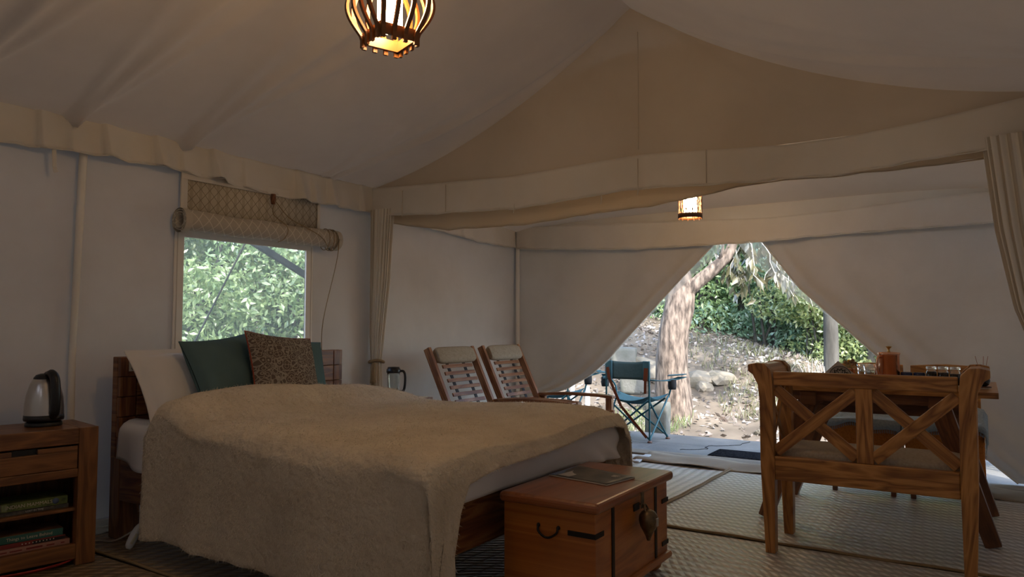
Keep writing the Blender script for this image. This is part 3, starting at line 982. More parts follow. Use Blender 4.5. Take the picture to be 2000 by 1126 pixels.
# sheet hanging at the head corner
P = np.zeros((30, 14, 3))
for i, y in enumerate(np.linspace(3.25, 3.60, 30)):
    for j in range(14):
        tt = j / 13
        drop = .20 * tt
        a = min(tt / .3, 1) * math.pi / 2
        lo_ = max(tt - .3, 0)
        x = 2.07 - .085 * math.sin(a) - .03 * math.sin(17 * y + 1) * lo_ - .03 * lo_
        P[i, j] = (x, y, .532 + .064 * math.cos(a) - .20 * lo_ + .03 * math.sin(9 * y) * lo_)
wb(MB().grid(P), 'sheet_overhang', 'sheet', mt, solid=.003)
P = np.zeros((70, 12, 3))
for i, x in enumerate(np.linspace(2.03, 3.475, 70)):
    k = float(smooth(3.05, 3.4, x))
    for j in range(12):
        tt = j / 11
        P[i, j] = (x, 1.628 - .010 * math.sin(tt * 3.1) - .004 * math.sin(11 * x + 3 * tt) - k * (.016 * math.sin(34 * x - 9 * tt) * tt + .03 * tt), .572 - (.165 + .02 * k) * tt)
wb(MB().grid(P), 'sheet_fall', 'sheet', mt, solid=.003)

# --- fleecy blanket
def blanket():
    cols = []       # profile across the bed: (s, kind)
    near_x, far_x = 1.93, 3.545
    rad = .07
    def section(Y, ztop_f):
        pts = []
        for k in range(26):                      # near side, hem to shoulder
            t = k / 25
            pts.append(('n', t))
        for k in range(1, 9):
            pts.append(('a', k / 9))
        for k in range(56):
            pts.append(('t', k / 55))
        for k in range(1, 9):
            pts.append(('b', k / 9))
        for k in range(14):
            pts.append(('f', k / 13))
        return pts
    pts = section(0, 0)
    def ztop(x, y):
        h = .622 + .010 * math.sin(3.1 * x + 2.2 * y) + .008 * math.sin(7 * x - 5 * y)
        f = float(interp(x, [(1.9, .07), (2.1, .115), (2.8, .118), (3.12, .10), (3.4, .05), (3.55, .015)]))
        hump = f * float(np.exp(-((y - 3.10) / .14) ** 2)) if y < 3.1 else f
        rim = -.10 * float(smooth(3.16, 3.24, y)) * (f / .12 + .2)
        foot = -.03 * float(smooth(1.75, 1.6, y))
        return h + hump + rim + foot
    Ys = list(np.linspace(3.235, 1.60, 74))
    rows = []
    for Y in Ys:
        row = []
        zt_n = ztop(near_x + rad, Y) ; zt_f = ztop(far_x - rad, Y)
        wav = .5 + .5 * math.sin(2.0 * (Y - 1.6))
        for kd, t in pts:
            if kd == 'n':
                hem = .098 + .004 * math.sin(13 * Y) + .003 * math.sin(37 * Y)
                z = hem + (zt_n - rad - hem) * t
                fold = (1 - t) * (.014 * math.sin(8.5 * Y + .5) + .007 * math.sin(17 * Y)) + .012 * math.sin(5 * Y)
                x = near_x - .012 * (1 - t) + fold - .02
                row.append((x, Y + .02 * (1 - t) * math.sin(3 * Y), z))
            elif kd == 'a':
                a = t * math.pi / 2
                row.append((near_x + rad - rad * math.cos(a) - .02 * (1 - t), Y, zt_n - rad + rad * math.sin(a)))
            elif kd == 't':
                x = near_x + rad + (far_x - near_x - 2 * rad) * t
                row.append((x, Y, ztop(x, Y)))
            elif kd == 'b':
                a = t * math.pi / 2
                row.append((far_x - rad + rad * math.sin(a), Y, zt_f - rad + rad * math.cos(a)))
            else:
                z = zt_f - rad - (zt_f - rad - .30) * t
                row.append((far_x + .012 * math.sin(9 * Y) * t, Y, z))
        rows.append(row)
    # fall over the foot end
    for e in np.linspace(.06, 1, 12):
        row = []
        for (kd, t), p in zip(pts, rows[73]):
            x, y, z = p
            drop = float(interp(x, [(1.86, .52), (1.97, .48), (2.03, .36), (2.08, .19), (2.13, .10), (2.28, .075), (2.65, .055), (3.0, .055), (3.4, .045), (3.5, .07), (3.60, .22)]))
            if kd == 'n':
                row.append((x + .10 * e * smooth(0, .3, 1 - 0), y - .035 * math.sin(e * 1.57), z - .0 * e))
            elif kd in ('f', 'b'):
                row.append((x - .015 * e, y - .045 * math.sin(e * 1.57), z - .10 * e * (1 - (t if kd == 'f' else 0))))
            else:
                row.append((x + (.008 * math.sin(20 * x)) * e, y - .030 * math.sin(min(e * drop / .06, 1.57)) - .008 * e, z - drop * e + .012 * (1 - e)))
        rows.append(row)
    return np.array(rows)
BP = blanket()
bk = empty('fleece_blanket', (2.75, 2.4, .1), 0, 'shaggy cream fleece blanket spread over the bed and hanging to the floor', 'blanket')
wb(MB().grid(BP), 'fabric', 'wool', bk, solid=.012)
# the pile: fine strands
def pile(P, N, ln, wd, gravity):
    n, m = P.shape[:2]
    a = P[:-1, :-1]; b = P[1:, :-1]; c = P[1:, 1:]; d = P[:-1, 1:]
    nr = np.cross(c - a, d - b)
    area = np.linalg.norm(nr, axis=-1)
    nr = nr / (area[..., None] + 1e-9)
    pr = area.ravel() / area.sum()
    idx = rng.choice(len(pr), N, p=pr)
    u = rng.random((N, 1)); v = rng.random((N, 1))
    A, B, Cc, D = (q.reshape(-1, 3)[idx] for q in (a, b, c, d))
    p = A * (1 - u) * (1 - v) + B * u * (1 - v) + Cc * u * v + D * (1 - u) * v
    nn = nr.reshape(-1, 3)[idx]
    flip = np.where((nn * (p - np.array([2.75, 2.4, .2]))).sum(1) < 0, -1, 1)
    nn = nn * flip[:, None]
    p = p + nn * .005
    dirv = nn * .55 + rng.normal(0, .45, (N, 3)) + np.array([0, -.25, gravity])
    dirv /= np.linalg.norm(dirv, axis=1)[:, None]
    side = np.cross(dirv, rng.normal(0, 1, (N, 3)))
    side /= np.linalg.norm(side, axis=1)[:, None] + 1e-9
    L = ln * (.4 + rng.random((N, 1)))
    V = np.stack([p - side * wd, p + side * wd, p + dirv * L + np.array([0, 0, -.004])], 1).reshape(-1, 3)
    V -= np.array([2.75, 2.4, .1])
    me = bpy.data.meshes.new('wool_pile')
    me.from_pydata(V.tolist(), [], np.arange(N * 3).reshape(-1, 3).tolist())
    me.materials.append(MAT['wool_pile'])
    o = bpy.data.objects.new('wool_pile', me)
    C.objects.link(o); o.parent = bk; o['kind'] = 'stuff'
pile(BP, 70000, .017, .0009, -.35)

# --- pillows and cushions
def pillow(name, w, h, t, c, lean, spin, turn, mat, label, cat, group=None, flange=0, piping=None, uvs=1.0):
    n = 30
    M = Matrix.Rotation(R(turn), 3, 'Z') @ Matrix.Rotation(R(lean), 3, 'X') @ Matrix.Rotation(R(spin), 3, 'Z')
    root = empty(name, c, 0, label, cat, group)
    mb = MB()
    fx, fy = flange / (w / 2), flange / (h / 2)
    for sgn in (1, -1):
        P = np.zeros((n, n, 3)); UV = np.zeros((n, n, 2))
        for i in range(n):
            for j in range(n):
                u, v = -1 + 2 * i / (n - 1), -1 + 2 * j / (n - 1)
                uu, vv = np.clip(u / (1 - fx), -1, 1), np.clip(v / (1 - fy), -1, 1)
                th = t / 2 * max((1 - abs(uu) ** 2.6) * (1 - abs(vv) ** 2.6), 0) ** .48
                th += .012 * math.sin(5 * u + 3 * v + sgn) * (1 - u * u) * (1 - v * v)
                x = u * w / 2 * (1 - .07 * (1 - v * v)); y = v * h / 2 * (1 - .07 * (1 - u * u))
                th += .002
                P[i, j] = M @ Vector((x, y, sgn * th)); UV[i, j] = (x * uvs + .5, y * uvs + .5)
        mb.grid(P if sgn > 0 else P[:, ::-1], UV)
    mb.build('cover', mat, root)
    if piping:
        pts = []
        for k in range(80):
            a = k / 80 * 4
            s_, f = int(a), a - int(a)
            e = -1 + 2 * f
            u, v = [(e, -1), (1, e), (-e, 1), (-1, -e)][s_]
            pts.append(M @ Vector((u * w / 2 * (1 - .07 * (1 - v * v)), v * h / 2 * (1 - .07 * (1 - u * u)), 0)))
        pts.append(pts[0])
        MB().tube(pts, .004, 6).build('piping', piping, root)
    return root
pillow('pillow', .62, .43, .17, (2.29, 3.47, .765), 62, 3, 4, 'pillow_white', 'white flanged pillow leaning at the near end of the headboard', 'pillow', None, .035)
pillow('pillow', .58, .40, .15, (2.93, 3.50, .765), 64, -2, 0, 'pillow_stripe', 'striped white pillow behind the cushions at the far end of the headboard', 'pillow', None, .03, None, 2.0)
pillow('cushion', .44, .42, .15, (2.40, 3.33, .812), 64, 5, 6, 'teal_cloth', 'plain teal cushion beside the white pillow, leaning left of the floral cushion', 'cushion', 'scatter cushions')
pillow('cushion', .44, .42, .14, (2.86, 3.36, .80), 66, -8, -4, 'teal_cloth', 'plain teal cushion mostly hidden behind the floral cushion', 'cushion', 'scatter cushions')
pillow('cushion', .43, .42, .14, (2.655, 3.19, .82), 66, -7, 0, 'floral', 'brown floral cushion with red piping in front of the teal cushions', 'cushion', 'scatter cushions', 0, 'red_piping', 1.6)

# --- bedside cabinet (near)
NR = R(-10)
ns = empty('bedside_cabinet', (1.765, 3.365, .0085), NR, 'wooden bedside cabinet with a drawer and open book shelves at lower left', 'cabinet')
Wn, Dn = .53, .36
def part(mb, name, mat, parent, **k): return mb.build(name, mat, parent, **k)
part(MB().span((-Wn, 0, .0), (-Wn + .078, .06, .527)), 'post', 'night_wood', ns, bevel=.003)
part(MB().span((-.078, 0, .0), (0, .06, .60)), 'post', 'night_wood', ns, bevel=.003)
part(MB().span((-Wn, Dn - .05, .0), (-Wn + .06, Dn, .527)), 'post', 'night_wood', ns, bevel=.003)
part(MB().span((-.06, Dn - .05, .0), (0, Dn, .527)), 'post', 'night_wood', ns, bevel=.003)
part(MB().span((-Wn, 0.0, .53), (-.079, Dn, .60)), 'top', 'night_wood', ns, bevel=.003)
part(MB().span((-.078, .061, .53), (0, Dn, .60)), 'top', 'night_wood', ns, bevel=.003)
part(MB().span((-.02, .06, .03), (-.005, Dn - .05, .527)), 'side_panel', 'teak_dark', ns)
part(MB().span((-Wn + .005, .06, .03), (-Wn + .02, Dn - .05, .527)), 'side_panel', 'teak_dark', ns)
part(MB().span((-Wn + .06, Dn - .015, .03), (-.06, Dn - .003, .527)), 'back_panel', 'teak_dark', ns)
x0, x1 = -Wn + .082, -.082
dr = MB().span((x0, .002, .424), (x1, .022, .500)); dr.span((x0, .002, .500), (-.33, .022, .522)); dr.span((-.235, .002, .500), (x1, .022, .522))
drawer = part(dr, 'drawer', 'night_wood', ns, bevel=.002)
part(MB().span((-.335, .023, .49), (-.23, .03, .523)), 'slot_shade_plate', 'black_plastic', drawer)  # black plate behind the finger cut-out, standing in for the shade inside
part(MB().span((x0 - .004, .002, .385), (x1 + .004, .06, .422)), 'rail', 'night_wood', ns, bevel=.003)
part(MB().span((x0 - .004, .002, .03), (x1 + .004, .03, .094)), 'rail', 'night_wood', ns, bevel=.003)
part(MB().span((-Wn + .02, .03, .233), (-.02, Dn - .02, .247)), 'shelf', 'night_wood', ns, bevel=.002)
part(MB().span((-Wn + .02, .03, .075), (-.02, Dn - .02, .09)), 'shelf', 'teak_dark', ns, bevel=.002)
NM = rootmat(ns)
def on_ns(x, y, z):
    p = NM @ Vector((x, y, z))
    return tuple(p)

def text_mesh(s_, size, mat, parent, M, name='lettering', align='CENTER', extr=.0004):
    cu = bpy.data.curves.new('txt', 'FONT')
    cu.body = s_; cu.size = size; cu.align_x = align; cu.align_y = 'CENTER'; cu.extrude = extr
    cu.resolution_u = 3
    o = bpy.data.objects.new('txt', cu)
    C.objects.link(o)
    dg = bpy.context.evaluated_depsgraph_get()
    me = bpy.data.meshes.new_from_object(o.evaluated_get(dg))
    bpy.data.objects.remove(o)
    me.transform(M)
    me.materials.clear(); me.materials.append(MAT[mat])
    r = bpy.data.objects.new(name, me)
    C.objects.link(r); r.parent = parent
    return r

def book(loc, rz, w, d, h, cover, spine, label, title=None, tcol='print_cream', tsize=.02, extra=None):
    """lies flat, spine towards local -y"""
    b = empty('book', loc, rz, label, 'book', 'books in the bedside cabinet')
    MB().span((-w / 2, .003, .003), (w / 2 - .004, d - .004, h - .003)).build('pages', 'paper', b)
    MB().span((-w / 2, .0035, 0), (w / 2, d, .0028)).build('cover', cover, b)
    MB().span((-w / 2, .0035, h - .0028), (w / 2, d, h)).build('cover', cover, b)
    sp = MB().span((-w / 2, 0, 0), (w / 2, .003, h)).build('spine', spine, b, bevel=.001)
    if title:
        M = Matrix.Translation((extra or 0, -.0008, h / 2)) @ Matrix.Rotation(R(90), 4, 'X')
        text_mesh(title, tsize, tcol, b, M)
    return b
book(on_ns(-.225, .06, .2475), NR, .26, .17, .018, 'book_dark', 'book_dark', 'thin dark paperback under the green mammal guide on the upper shelf', 'LOST IN TIME', 'paper', .011)
gb = book(on_ns(-.225, .055, .2665), NR + R(1), .25, .165, .034, 'book_green', 'book_green', 'thick green field guide to mammals on the upper shelf', 'INDIAN MAMMALS', 'print_cream', .021, -.022)
MB().lathe([(0, 0), (.013, 0), (.013, .0012), (0, .0012)], 16, (.078, -.0004, .017), Euler((R(90), 0, 0)).to_matrix()).build('cover_badge', 'magazine_blue', gb)
pk = book(on_ns(-.255, .045, .0905), NR, .33, .2, .022, 'book_pink', 'book_pink', 'pink large-format book at the bottom of the lower shelf pile')
rb = book(on_ns(-.24, .055, .1135), NR, .27, .18, .018, 'book_black', 'book_red', 'red and black paperback between the pink and the teal book')
book(on_ns(-.24, .06, .132), NR + R(-2), .25, .17, .03, 'book_cover_warm', 'book_teal', 'teal-spined hardback topmost of the lower shelf pile', 'Things to Leave Behind', 'print_cream', .018)
# worn, unreadable print on the other spines
MB().span((.01, -.0012, .001), (.134, -.0001, .013)).build('spine_block', 'book_black', rb)
for k in range(10):
    MB().span((-.03 + .013 * k, -.002, .006), (-.026 + .013 * k, -.0013, .011)).build('spine_mark', 'print_cream', rb)
for k, (a, w) in enumerate(((-.12, .05), (-.06, .045), (.0, .06), (.075, .03), (.13, .014))):
    MB().span((a, -.0012, .008), (a + w, -.0002, .013 + .002 * (k == 2))).build('spine_mark', 'book_red', pk)
MB().span((-.124, -.0012, .004), (-.104, -.0002, .031)).build('spine_block', 'leaf_warm', gb)
# cables
pts = [(-.45 + .03 * math.sin(t * 3), .10 + .05 * math.cos(t), .2550 + .004 * math.sin(5 * t)) for t in np.linspace(0, 9, 50)]
pts = [on_ns(*p) for p in pts]
tag(MB().tube(pts, .0035, 6).build('black_cable', 'cable_black'), 'coiled black cable behind the books on the upper shelf', 'cable')
rcab = MB()
for k in range(3):
    rcab.tube([on_ns(-.26 + (.17 + .012 * k) * math.cos(t), .06 + (.075 + .01 * k) * math.sin(t), .0155 + .005 * k) for t in np.linspace(0, 2 * math.pi, 40)], .0035, 6)
tag(rcab.build('red_cable', 'cable_red'), 'coil of red cable on the floor under the bedside cabinet', 'cable')

# --- kettle on its tray
kt = on_ns(-.165, .205, .60)
tag(MB().box((kt[0] - .03, kt[1] - .01, .6035), (.20, .17, .006), (0, 0, NR)).build('kettle_tray', 'coaster_wood', bevel=.002), 'thin dark wooden tray under the steel kettle', 'tray')
ke = empty('kettle', (kt[0], kt[1], .607), R(-88), 'stainless steel electric kettle with black handle on the bedside cabinet', 'kettle')
MB().lathe([(0, 0), (.072, 0), (.074, .006), (.072, .018), (.06, .024), (0, .024)], 32).build('power_base', 'black_plastic', ke)
MB().lathe([(0, .026), (.078, .026), (.0805, .034), (.079, .052), (0.0, .052)], 32).build('lower_band', 'black_plastic', ke)
MB().lathe([(.079, .052), (.0785, .09), (.072, .14), (.058, .19), (.046, .212), (.0, .214)], 40).build('body', 'steel', ke)
MB().lathe([(.047, .205), (.045, .218), (.036, .230), (.018, .236), (0, .237)], 28).build('lid', 'black_plastic', ke)
MB().tube(spline([(.02, 0, .230), (.055, 0, .236), (.082, 0, .215), (.093, 0, .165), (.094, 0, .11), (.089, 0, .065), (.07, 0, .045)], 22), [.017] * 3 + [.020] * 16 + [.017] * 3, 10).build('handle', 'black_plastic', ke)
MB().prism([(-.046, -.012, .212), (-.046, .012, .212), (-.075, 0, .205)], (0, 0, -.03)).build('spout', 'steel', ke)
for k in range(4):
    MB().box((-.068 + .002 * k, -.040, .115 + .006 * k), (.004, .010, .003), (0, 0, R(-60))).build('printed_mark', 'print_cream', ke)

# --- heated blanket handset and cord
hs = empty('heating_handset', (1.935, 3.375, .012), 0, 'white handset of the heated blanket resting on the floor mat by the bed leg', 'handset')
hp = spline([(-.015, 0, .012), (.0, .002, .04), (.025, .004, .08), (.05, 0, .115)], 10)
MB().tube(hp, [.010, .017, .019, .020, .020, .020, .019, .018, .015, .009], 12).build('casing', 'white_pipe', hs)
MB().box((.004, -.014, .055), (.012, .012, .05), (0, R(35), 0)).build('slide_switch', 'print_cream', hs, bevel=.002)
wb(MB().tube(spline([(1.985, 3.375, .125), (1.972, 3.36, .19), (1.962, 3.31, .27), (1.962, 3.26, .36), (1.968, 3.24, .43)], 18), .004, 6), 'cord', 'cable_white', hs)
wb(MB().tube(spline([(1.987, 3.37, .128), (2.02, 3.44, .10), (1.985, 3.50, .055), (1.96, 3.58, .017), (1.93, 3.66, .0135), (1.83, 3.78, .0135)], 26), .004, 6), 'cord', 'cable_white', hs)

# --- storage trunk at the foot of the bed
tr = empty('storage_trunk', (2.72, 1.37, .0085), 0, 'reddish wooden storage trunk with iron straps at the foot of the bed', 'trunk')
X0, X1, Y0, Y1 = 2.375, 3.075, 1.185, 1.575
wb(MB().span((X0, Y0, .07), (X1, Y1, .385)), 'body', 'trunk_wood', tr, bevel=.003)
wb(MB().span((X0 - .018, Y0 - .018, .055), (X1 + .018, Y1 + .012, .085)), 'plinth', 'trunk_wood', tr, bevel=.012, seg=3)
lid = wb(MB().span((X0 - .022, Y0 - .022, .3855), (X1 + .03, Y1 + .012, .425)), 'lid', 'trunk_lid', tr, bevel=.015, seg=3)
wb(MB().span((X0 + .44, Y0 - .02, .4245), (X0 + .442, Y1, .4254)), 'lid_joint', 'black_iron', lid)
for x in (X0 + .05, X1 - .05):
    for y in (Y0 + .05, Y1 - .05):
        wb(MB().lathe([(0, 0), (.022, 0), (.036, .014), (.040, .03), (.034, .046), (.024, .0545), (0, .0545)], 20, (x, y, .0085)), 'bun_foot', 'trunk_wood', tr)
for x in (2.52, 2.94):
    wb(MB().span((x - .011, Y0 - .0035, .087), (x + .011, Y0 - .0002, .385)), 'iron_strap', 'black_iron', tr)
for x, s_ in ((X0, 1), (X1, -1)):
    for z in (.305, .125):
        wb(MB().span((min(x, x + s_ * .065), Y0 - .004, z - .009), (max(x, x + s_ * .065), Y0 - .0002, z + .009)).span((x - s_ * .004 if s_ > 0 else x + .0002, Y0 - .004, z - .009), (x - .0002 if s_ > 0 else x + .004, Y0 + .11, z + .009)), 'corner_iron', 'black_iron', tr)
xl = 2.745
wb(MB().span((xl - .035, Y0 - .005, .325), (xl + .02, Y0 - .0003, .352)), 'hasp_plate', 'black_iron', tr, bevel=.001)
hasp = wb(MB().span((xl - .014, Y0 - .028, .335), (xl + .014, Y0 - .022, .398)), 'hasp', 'brass_old', tr, bevel=.003)
wb(MB().tube([(xl, Y0 - .012, .35), (xl, Y0 - .030, .352), (xl, Y0 - .036, .335)], .004, 6), 'hasp_staple', 'brass_old', hasp)
# drop-shaped brass padlock
lock = wb(MB().lathe([(0, -.082), (.007, -.080), (.011, -.066), (.020, -.048), (.033, -.024), (.0385, 0), (.036, .018), (.026, .032), (.012, .040), (0, .041)], 24, (xl + .004, Y0 - .048, .292)), 'padlock', 'brass_old', tr)
wb(MB().tube(spline([(xl - .012, Y0 - .045, .322), (xl - .008, Y0 - .036, .342), (xl + .006, Y0 - .034, .349), (xl + .018, Y0 - .036, .340), (xl + .02, Y0 - .045, .322)], 14), .004, 6), 'shackle', 'brass_old', lock)
wb(MB().span((xl - .008, Y0 - .0885, .272), (xl + .012, Y0 - .080, .304)), 'keyhole_cover', 'steel', lock, bevel=.002)
hx = X0
wb(MB().tube(spline([(hx - .005, 1.335, .315), (hx - .012, 1.338, .297), (hx - .014, 1.365, .280), (hx - .014, 1.39, .280), (hx - .012, 1.415, .297), (hx - .005, 1.42, .315)], 16), .0045, 8), 'ring_handle', 'black_iron', tr)
for y in (1.335, 1.42):
    wb(MB().lathe([(0, 0), (.008, 0), (.006, .006), (0, .008)], 10, (hx - .0002, y, .316), Euler((0, R(-90), 0)).to_matrix()), 'handle_boss', 'black_iron', tr)
# magazine
mg = empty('magazine', (2.775, 1.40, .4262), R(-10), 'glossy magazine with a dark cover photo lying on the trunk', 'magazine')
def sheetm(x0, x1, y0, y1, z, lift=0):
    P = np.zeros((10, 10, 3))
    for i in range(10):
        for j in range(10):
            u, v = i / 9, j / 9
            P[i, j] = (x0 + (x1 - x0) * u, y0 + (y1 - y0) * v, z + lift * u ** 2 * v)
    return MB().grid(P)
sheetm(-.10, .10, -.15, .15, .002, .008).build('pages', 'paper', mg, solid=.004)
sheetm(-.10, .10, -.15, .15, .0055, .010).build('cover', 'magazine', mg, solid=.001)
sheetm(-.10, .10, .115, .15, .0066, .010).build('cover_border', 'magazine_blue', mg, solid=.0006)
sheetm(-.085, .085, .055, .112, .0066, .006).build('title_band', 'magazine_band', mg, solid=.0006)
for k in range(3):
    MB().box((.055 - .012 * k, -.09, .0095), (.004, .035 - .006 * k, .0006)).build('printed_line', 'paper', mg)

# --- far bedside cabinet with a jug
n2 = empty('bedside_cabinet', (3.66, 3.30, .0085), 0, 'wooden bedside cabinet on the far side of the bed, its top edge just showing', 'cabinet')
MB().span((0, 0, .50), (.40, .40, .552)).build('top', 'night_wood', n2, bevel=.003)
for x in (0, .335):
    for y in (0, .34):
        MB().span((x, y, 0), (x + .065, y + .06, .498)).build('post', 'night_wood', n2, bevel=.003)
MB().span((.07, .004, .40), (.33, .02, .495)).build('drawer', 'night_wood', n2, bevel=.002)
MB().span((.01, .03, .2), (.39, .37, .215)).build('shelf', 'night_wood', n2)
tag(MB().box((3.985, 3.35, .5585), (.10, .06, .012), (0, 0, .1)).build('remote_box', 'print_cream', bevel=.002), 'pale flat box on the far bedside cabinet', 'box')
jg = empty('jug', (3.74, 3.385, .5525), R(-60), 'clear jug with black lid, base and handle beyond the bed', 'jug')
MB().lathe([(0, 0), (.044, 0), (.046, .012), (.040, .035), (.047, .055), (.048, .075), (.03, .08), (0, .08)], 24).build('base', 'black_plastic', jg)
MB().lathe([(.036, .078), (.040, .10), (.044, .19), (.045, .20), (.042, .20), (.040, .18), (.036, .10), (.033, .085)], 24).build('clear_cup', 'glass_clear', jg)
MB().lathe([(.047, .193), (.049, .20), (.048, .218), (.042, .222), (.040, .232), (0, .233)], 24).build('lid', 'black_plastic', jg)
MB().tube(spline([(.046, 0, .205), (.068, 0, .203), (.080, 0, .175), (.079, 0, .115), (.070, 0, .075), (.045, 0, .062)], 18), .0085, 8).build('handle', 'black_plastic', jg)

# --- reclining slatted chairs
def lounger():
    L = empty('reclining_chair', (0, 0, 0))
    hw = .275
    # local: faces -y ; origin on the floor under the seat
    bot, top = Vector((0, .24, .26)), Vector((0, .545, .885))
    d = (top - bot).normalized()
    nrm = Vector((0, -d.z, d.y))
    for s_ in (-1, 1):
        MB().bar(bot + Vector((s_ * hw, 0, 0)), top + Vector((s_ * hw, 0, 0)), .032, .055, nrm).build('back_rail', 'lounger_wood', L, bevel=.003)
        MB().bar((s_ * hw, .30, .28), (s_ * hw, -.42, .335), .032, .06).build('seat_rail', 'lounger_wood', L, bevel=.003)
        arm = MB()
        o = s_ * (hw + .028)
        arm.prism([(o - .035, .34, .470), (o - .035, .05, .490), (o - .035, -.25, .490), (o - .035, -.40, .478), (o - .035, -.40, .455), (o - .035, -.25, .466), (o - .035, .05, .466), (o - .035, .34, .446)], (.07, 0, 0))
        arm.build('arm', 'lounger_wood', L, bevel=.004)
        MB().bar((o, -.36, 0), (o, -.36, .458), .04, .055, (0, 1, 0)).build('leg', 'lounger_wood', L, bevel=.003)
        MB().bar((o, .36, 0), (o, .28, .449), .04, .055, (0, 1, 0)).build('leg', 'lounger_wood', L, bevel=.003)
    MB().bar((-hw, -.40, .325), (hw, -.40, .325), .03, .05).build('front_rail', 'lounger_wood', L, bevel=.003)
    MB().bar((-hw + .016, .5, .79), (hw - .016, .5, .79), .02, .03).build('top_rail', 'lounger_wood', L, bevel=.002)
    for k in range(9):
        c = bot + d * (.075 + k * .0575) + nrm * .012
        MB().bar(c + Vector((-.19, 0, 0)), c + Vector((.19, 0, 0)), .028, .012, nrm).build('back_slat', 'lounger_wood', L, bevel=.002)
    for x in (-.11, .10):
        MB().bar(bot + d * .03 + Vector((x, 0, 0)) + nrm * .003, bot + d * .60 + Vector((x, 0, 0)) + nrm * .003, .034, .004, nrm).build('strap', 'black_iron', L)
    for k in range(9):
        y = .20 - k * .065
        MB().bar((-.25, y, .325 - (.20 - y) * -.065), (.25, y, .325 - (.20 - y) * -.065), .045, .012).build('seat_slat', 'lounger_wood', L, bevel=.002)
    # head cushion
    c = bot + d * .622 + nrm * .028
    P = np.zeros((24, 28, 3))
    for i, x in enumerate(np.linspace(-.235, .235, 24)):
        e = (1 - abs(x / .235) ** 6) ** .5 * .25 + .75
        for j in range(28):
            t = 2 * math.pi * j / 27
            a = abs(math.cos(t)) ** .6 * math.copysign(1, math.cos(t)) * .068 * e
            b = abs(math.sin(t)) ** .8 * math.copysign(1, math.sin(t)) * .030 * e
            P[i, j] = c + Vector((x, 0, 0)) + d * a + nrm * b
    hr = MB().grid(P)
    hr.add([tuple(P[0, j]) for j in range(27)], [tuple(range(27))]); hr.add([tuple(P[-1, j]) for j in range(27)], [tuple(range(27))[::-1]])
    hr.build('head_cushion', 'headrest_cloth', L)
    return L
l1 = lounger()
l2 = copy_tree(l1)
l1.location = (4.565, 3.0, .0085); l2.location = (5.258, 2.995, .0085)
tag(l1, 'slatted wooden reclining chair nearer the bed, with beige head cushion', 'chair', 'slatted reclining chairs')
tag(l2, 'slatted wooden reclining chair by the tent corner, with beige head cushion', 'chair', 'slatted reclining chairs')

# --- cross-backed bench
bn = empty('bench', (3.73, .47, .0085), 0, 'wooden bench with crossed back slats and scrolled arms, seen from behind', 'bench')
BZ = .0085
def endprofile(ys, s_):
    # outline of a scrolled end post in the Y-Z plane; s_=+1 scrolls towards +Y
    o = [(-.030, 0), (.014, 0), (.030, .40), (.030, .70), (.037, .775), (.060, .822), (.082, .838), (.082, .868), (.045, .877), (.006, .874), (-.022, .845), (-.030, .775), (-.034, .40)]
    return [(ys + s_ * a, z + BZ) for a, z in o]
for ys, s_ in ((.868, 1), (.065, -1)):
    for x0 in (3.53, 3.905):
        if x0 < 3.6:
            pr_ = [(x0, y, z) for y, z in endprofile(ys, s_)]
        else:
            pr_ = [(x0, y, z) for y, z in endprofile(ys, s_)]
        wb(MB().prism(pr_, (.055, 0, 0)), 'leg', 'teak', bn, bevel=.003)
    top = [(ys + s_ * a, z + BZ) for a, z in [(.028, .755), (.037, .79), (.060, .826), (.080, .842), (.080, .862), (.045, .871), (.010, .868), (-.014, .842), (-.022, .79), (-.020, .755)]]
    wb(MB().prism([(3.586, y, z) for y, z in top], (.318, 0, 0)), 'scroll_arm', 'teak', bn, bevel=.003)
    for a, b in (((3.59, .46), (3.90, .755)), ((3.59, .755), (3.90, .46))):
        wb(MB().bar((a[0], ys, a[1] + BZ), (b[0], ys, b[1] + BZ), .018 if a[1] < .5 else .012, .028, (0, 0, 1)), 'side_cross', 'teak', bn, bevel=.002)
    wb(MB().span((3.586, ys - .012, .36), (3.904, ys + .012, .44)), 'side_rail', 'teak', bn, bevel=.002)
wb(MB().span((3.542, .097, .782), (3.575, .836, .846)), 'top_rail', 'teak', bn, bevel=.004)
wb(MB().span((3.538, .099, .346), (3.578, .836, .455)), 'bottom_rail', 'teak', bn, bevel=.004)
wb(MB().span((3.546, .420, .455), (3.572, .487, .782)), 'stile', 'teak', bn, bevel=.003)
for ya, yb in ((.832, .487), (.420, .101)):
    for (a, b, x) in (((ya, .475), (yb, .765), 3.556), ((ya, .765), (yb, .475), 3.564)):
        wb(MB().bar((x, a[0], a[1]), (x, b[0], b[1]), .014, .052, (0, 0, 1)), 'cross_slat', 'teak', bn, bevel=.003)
wb(MB().span((3.91, .095, .345), (3.945, .84, .42)), 'front_rail', 'teak', bn, bevel=.003)
sc_ = rounded_slab((3.583, .092, .425), (3.95, .842, .485), .022, 14, 14, 14, .001)
wb(sc_, 'seat_cushion', 'seat_cloth', bn)

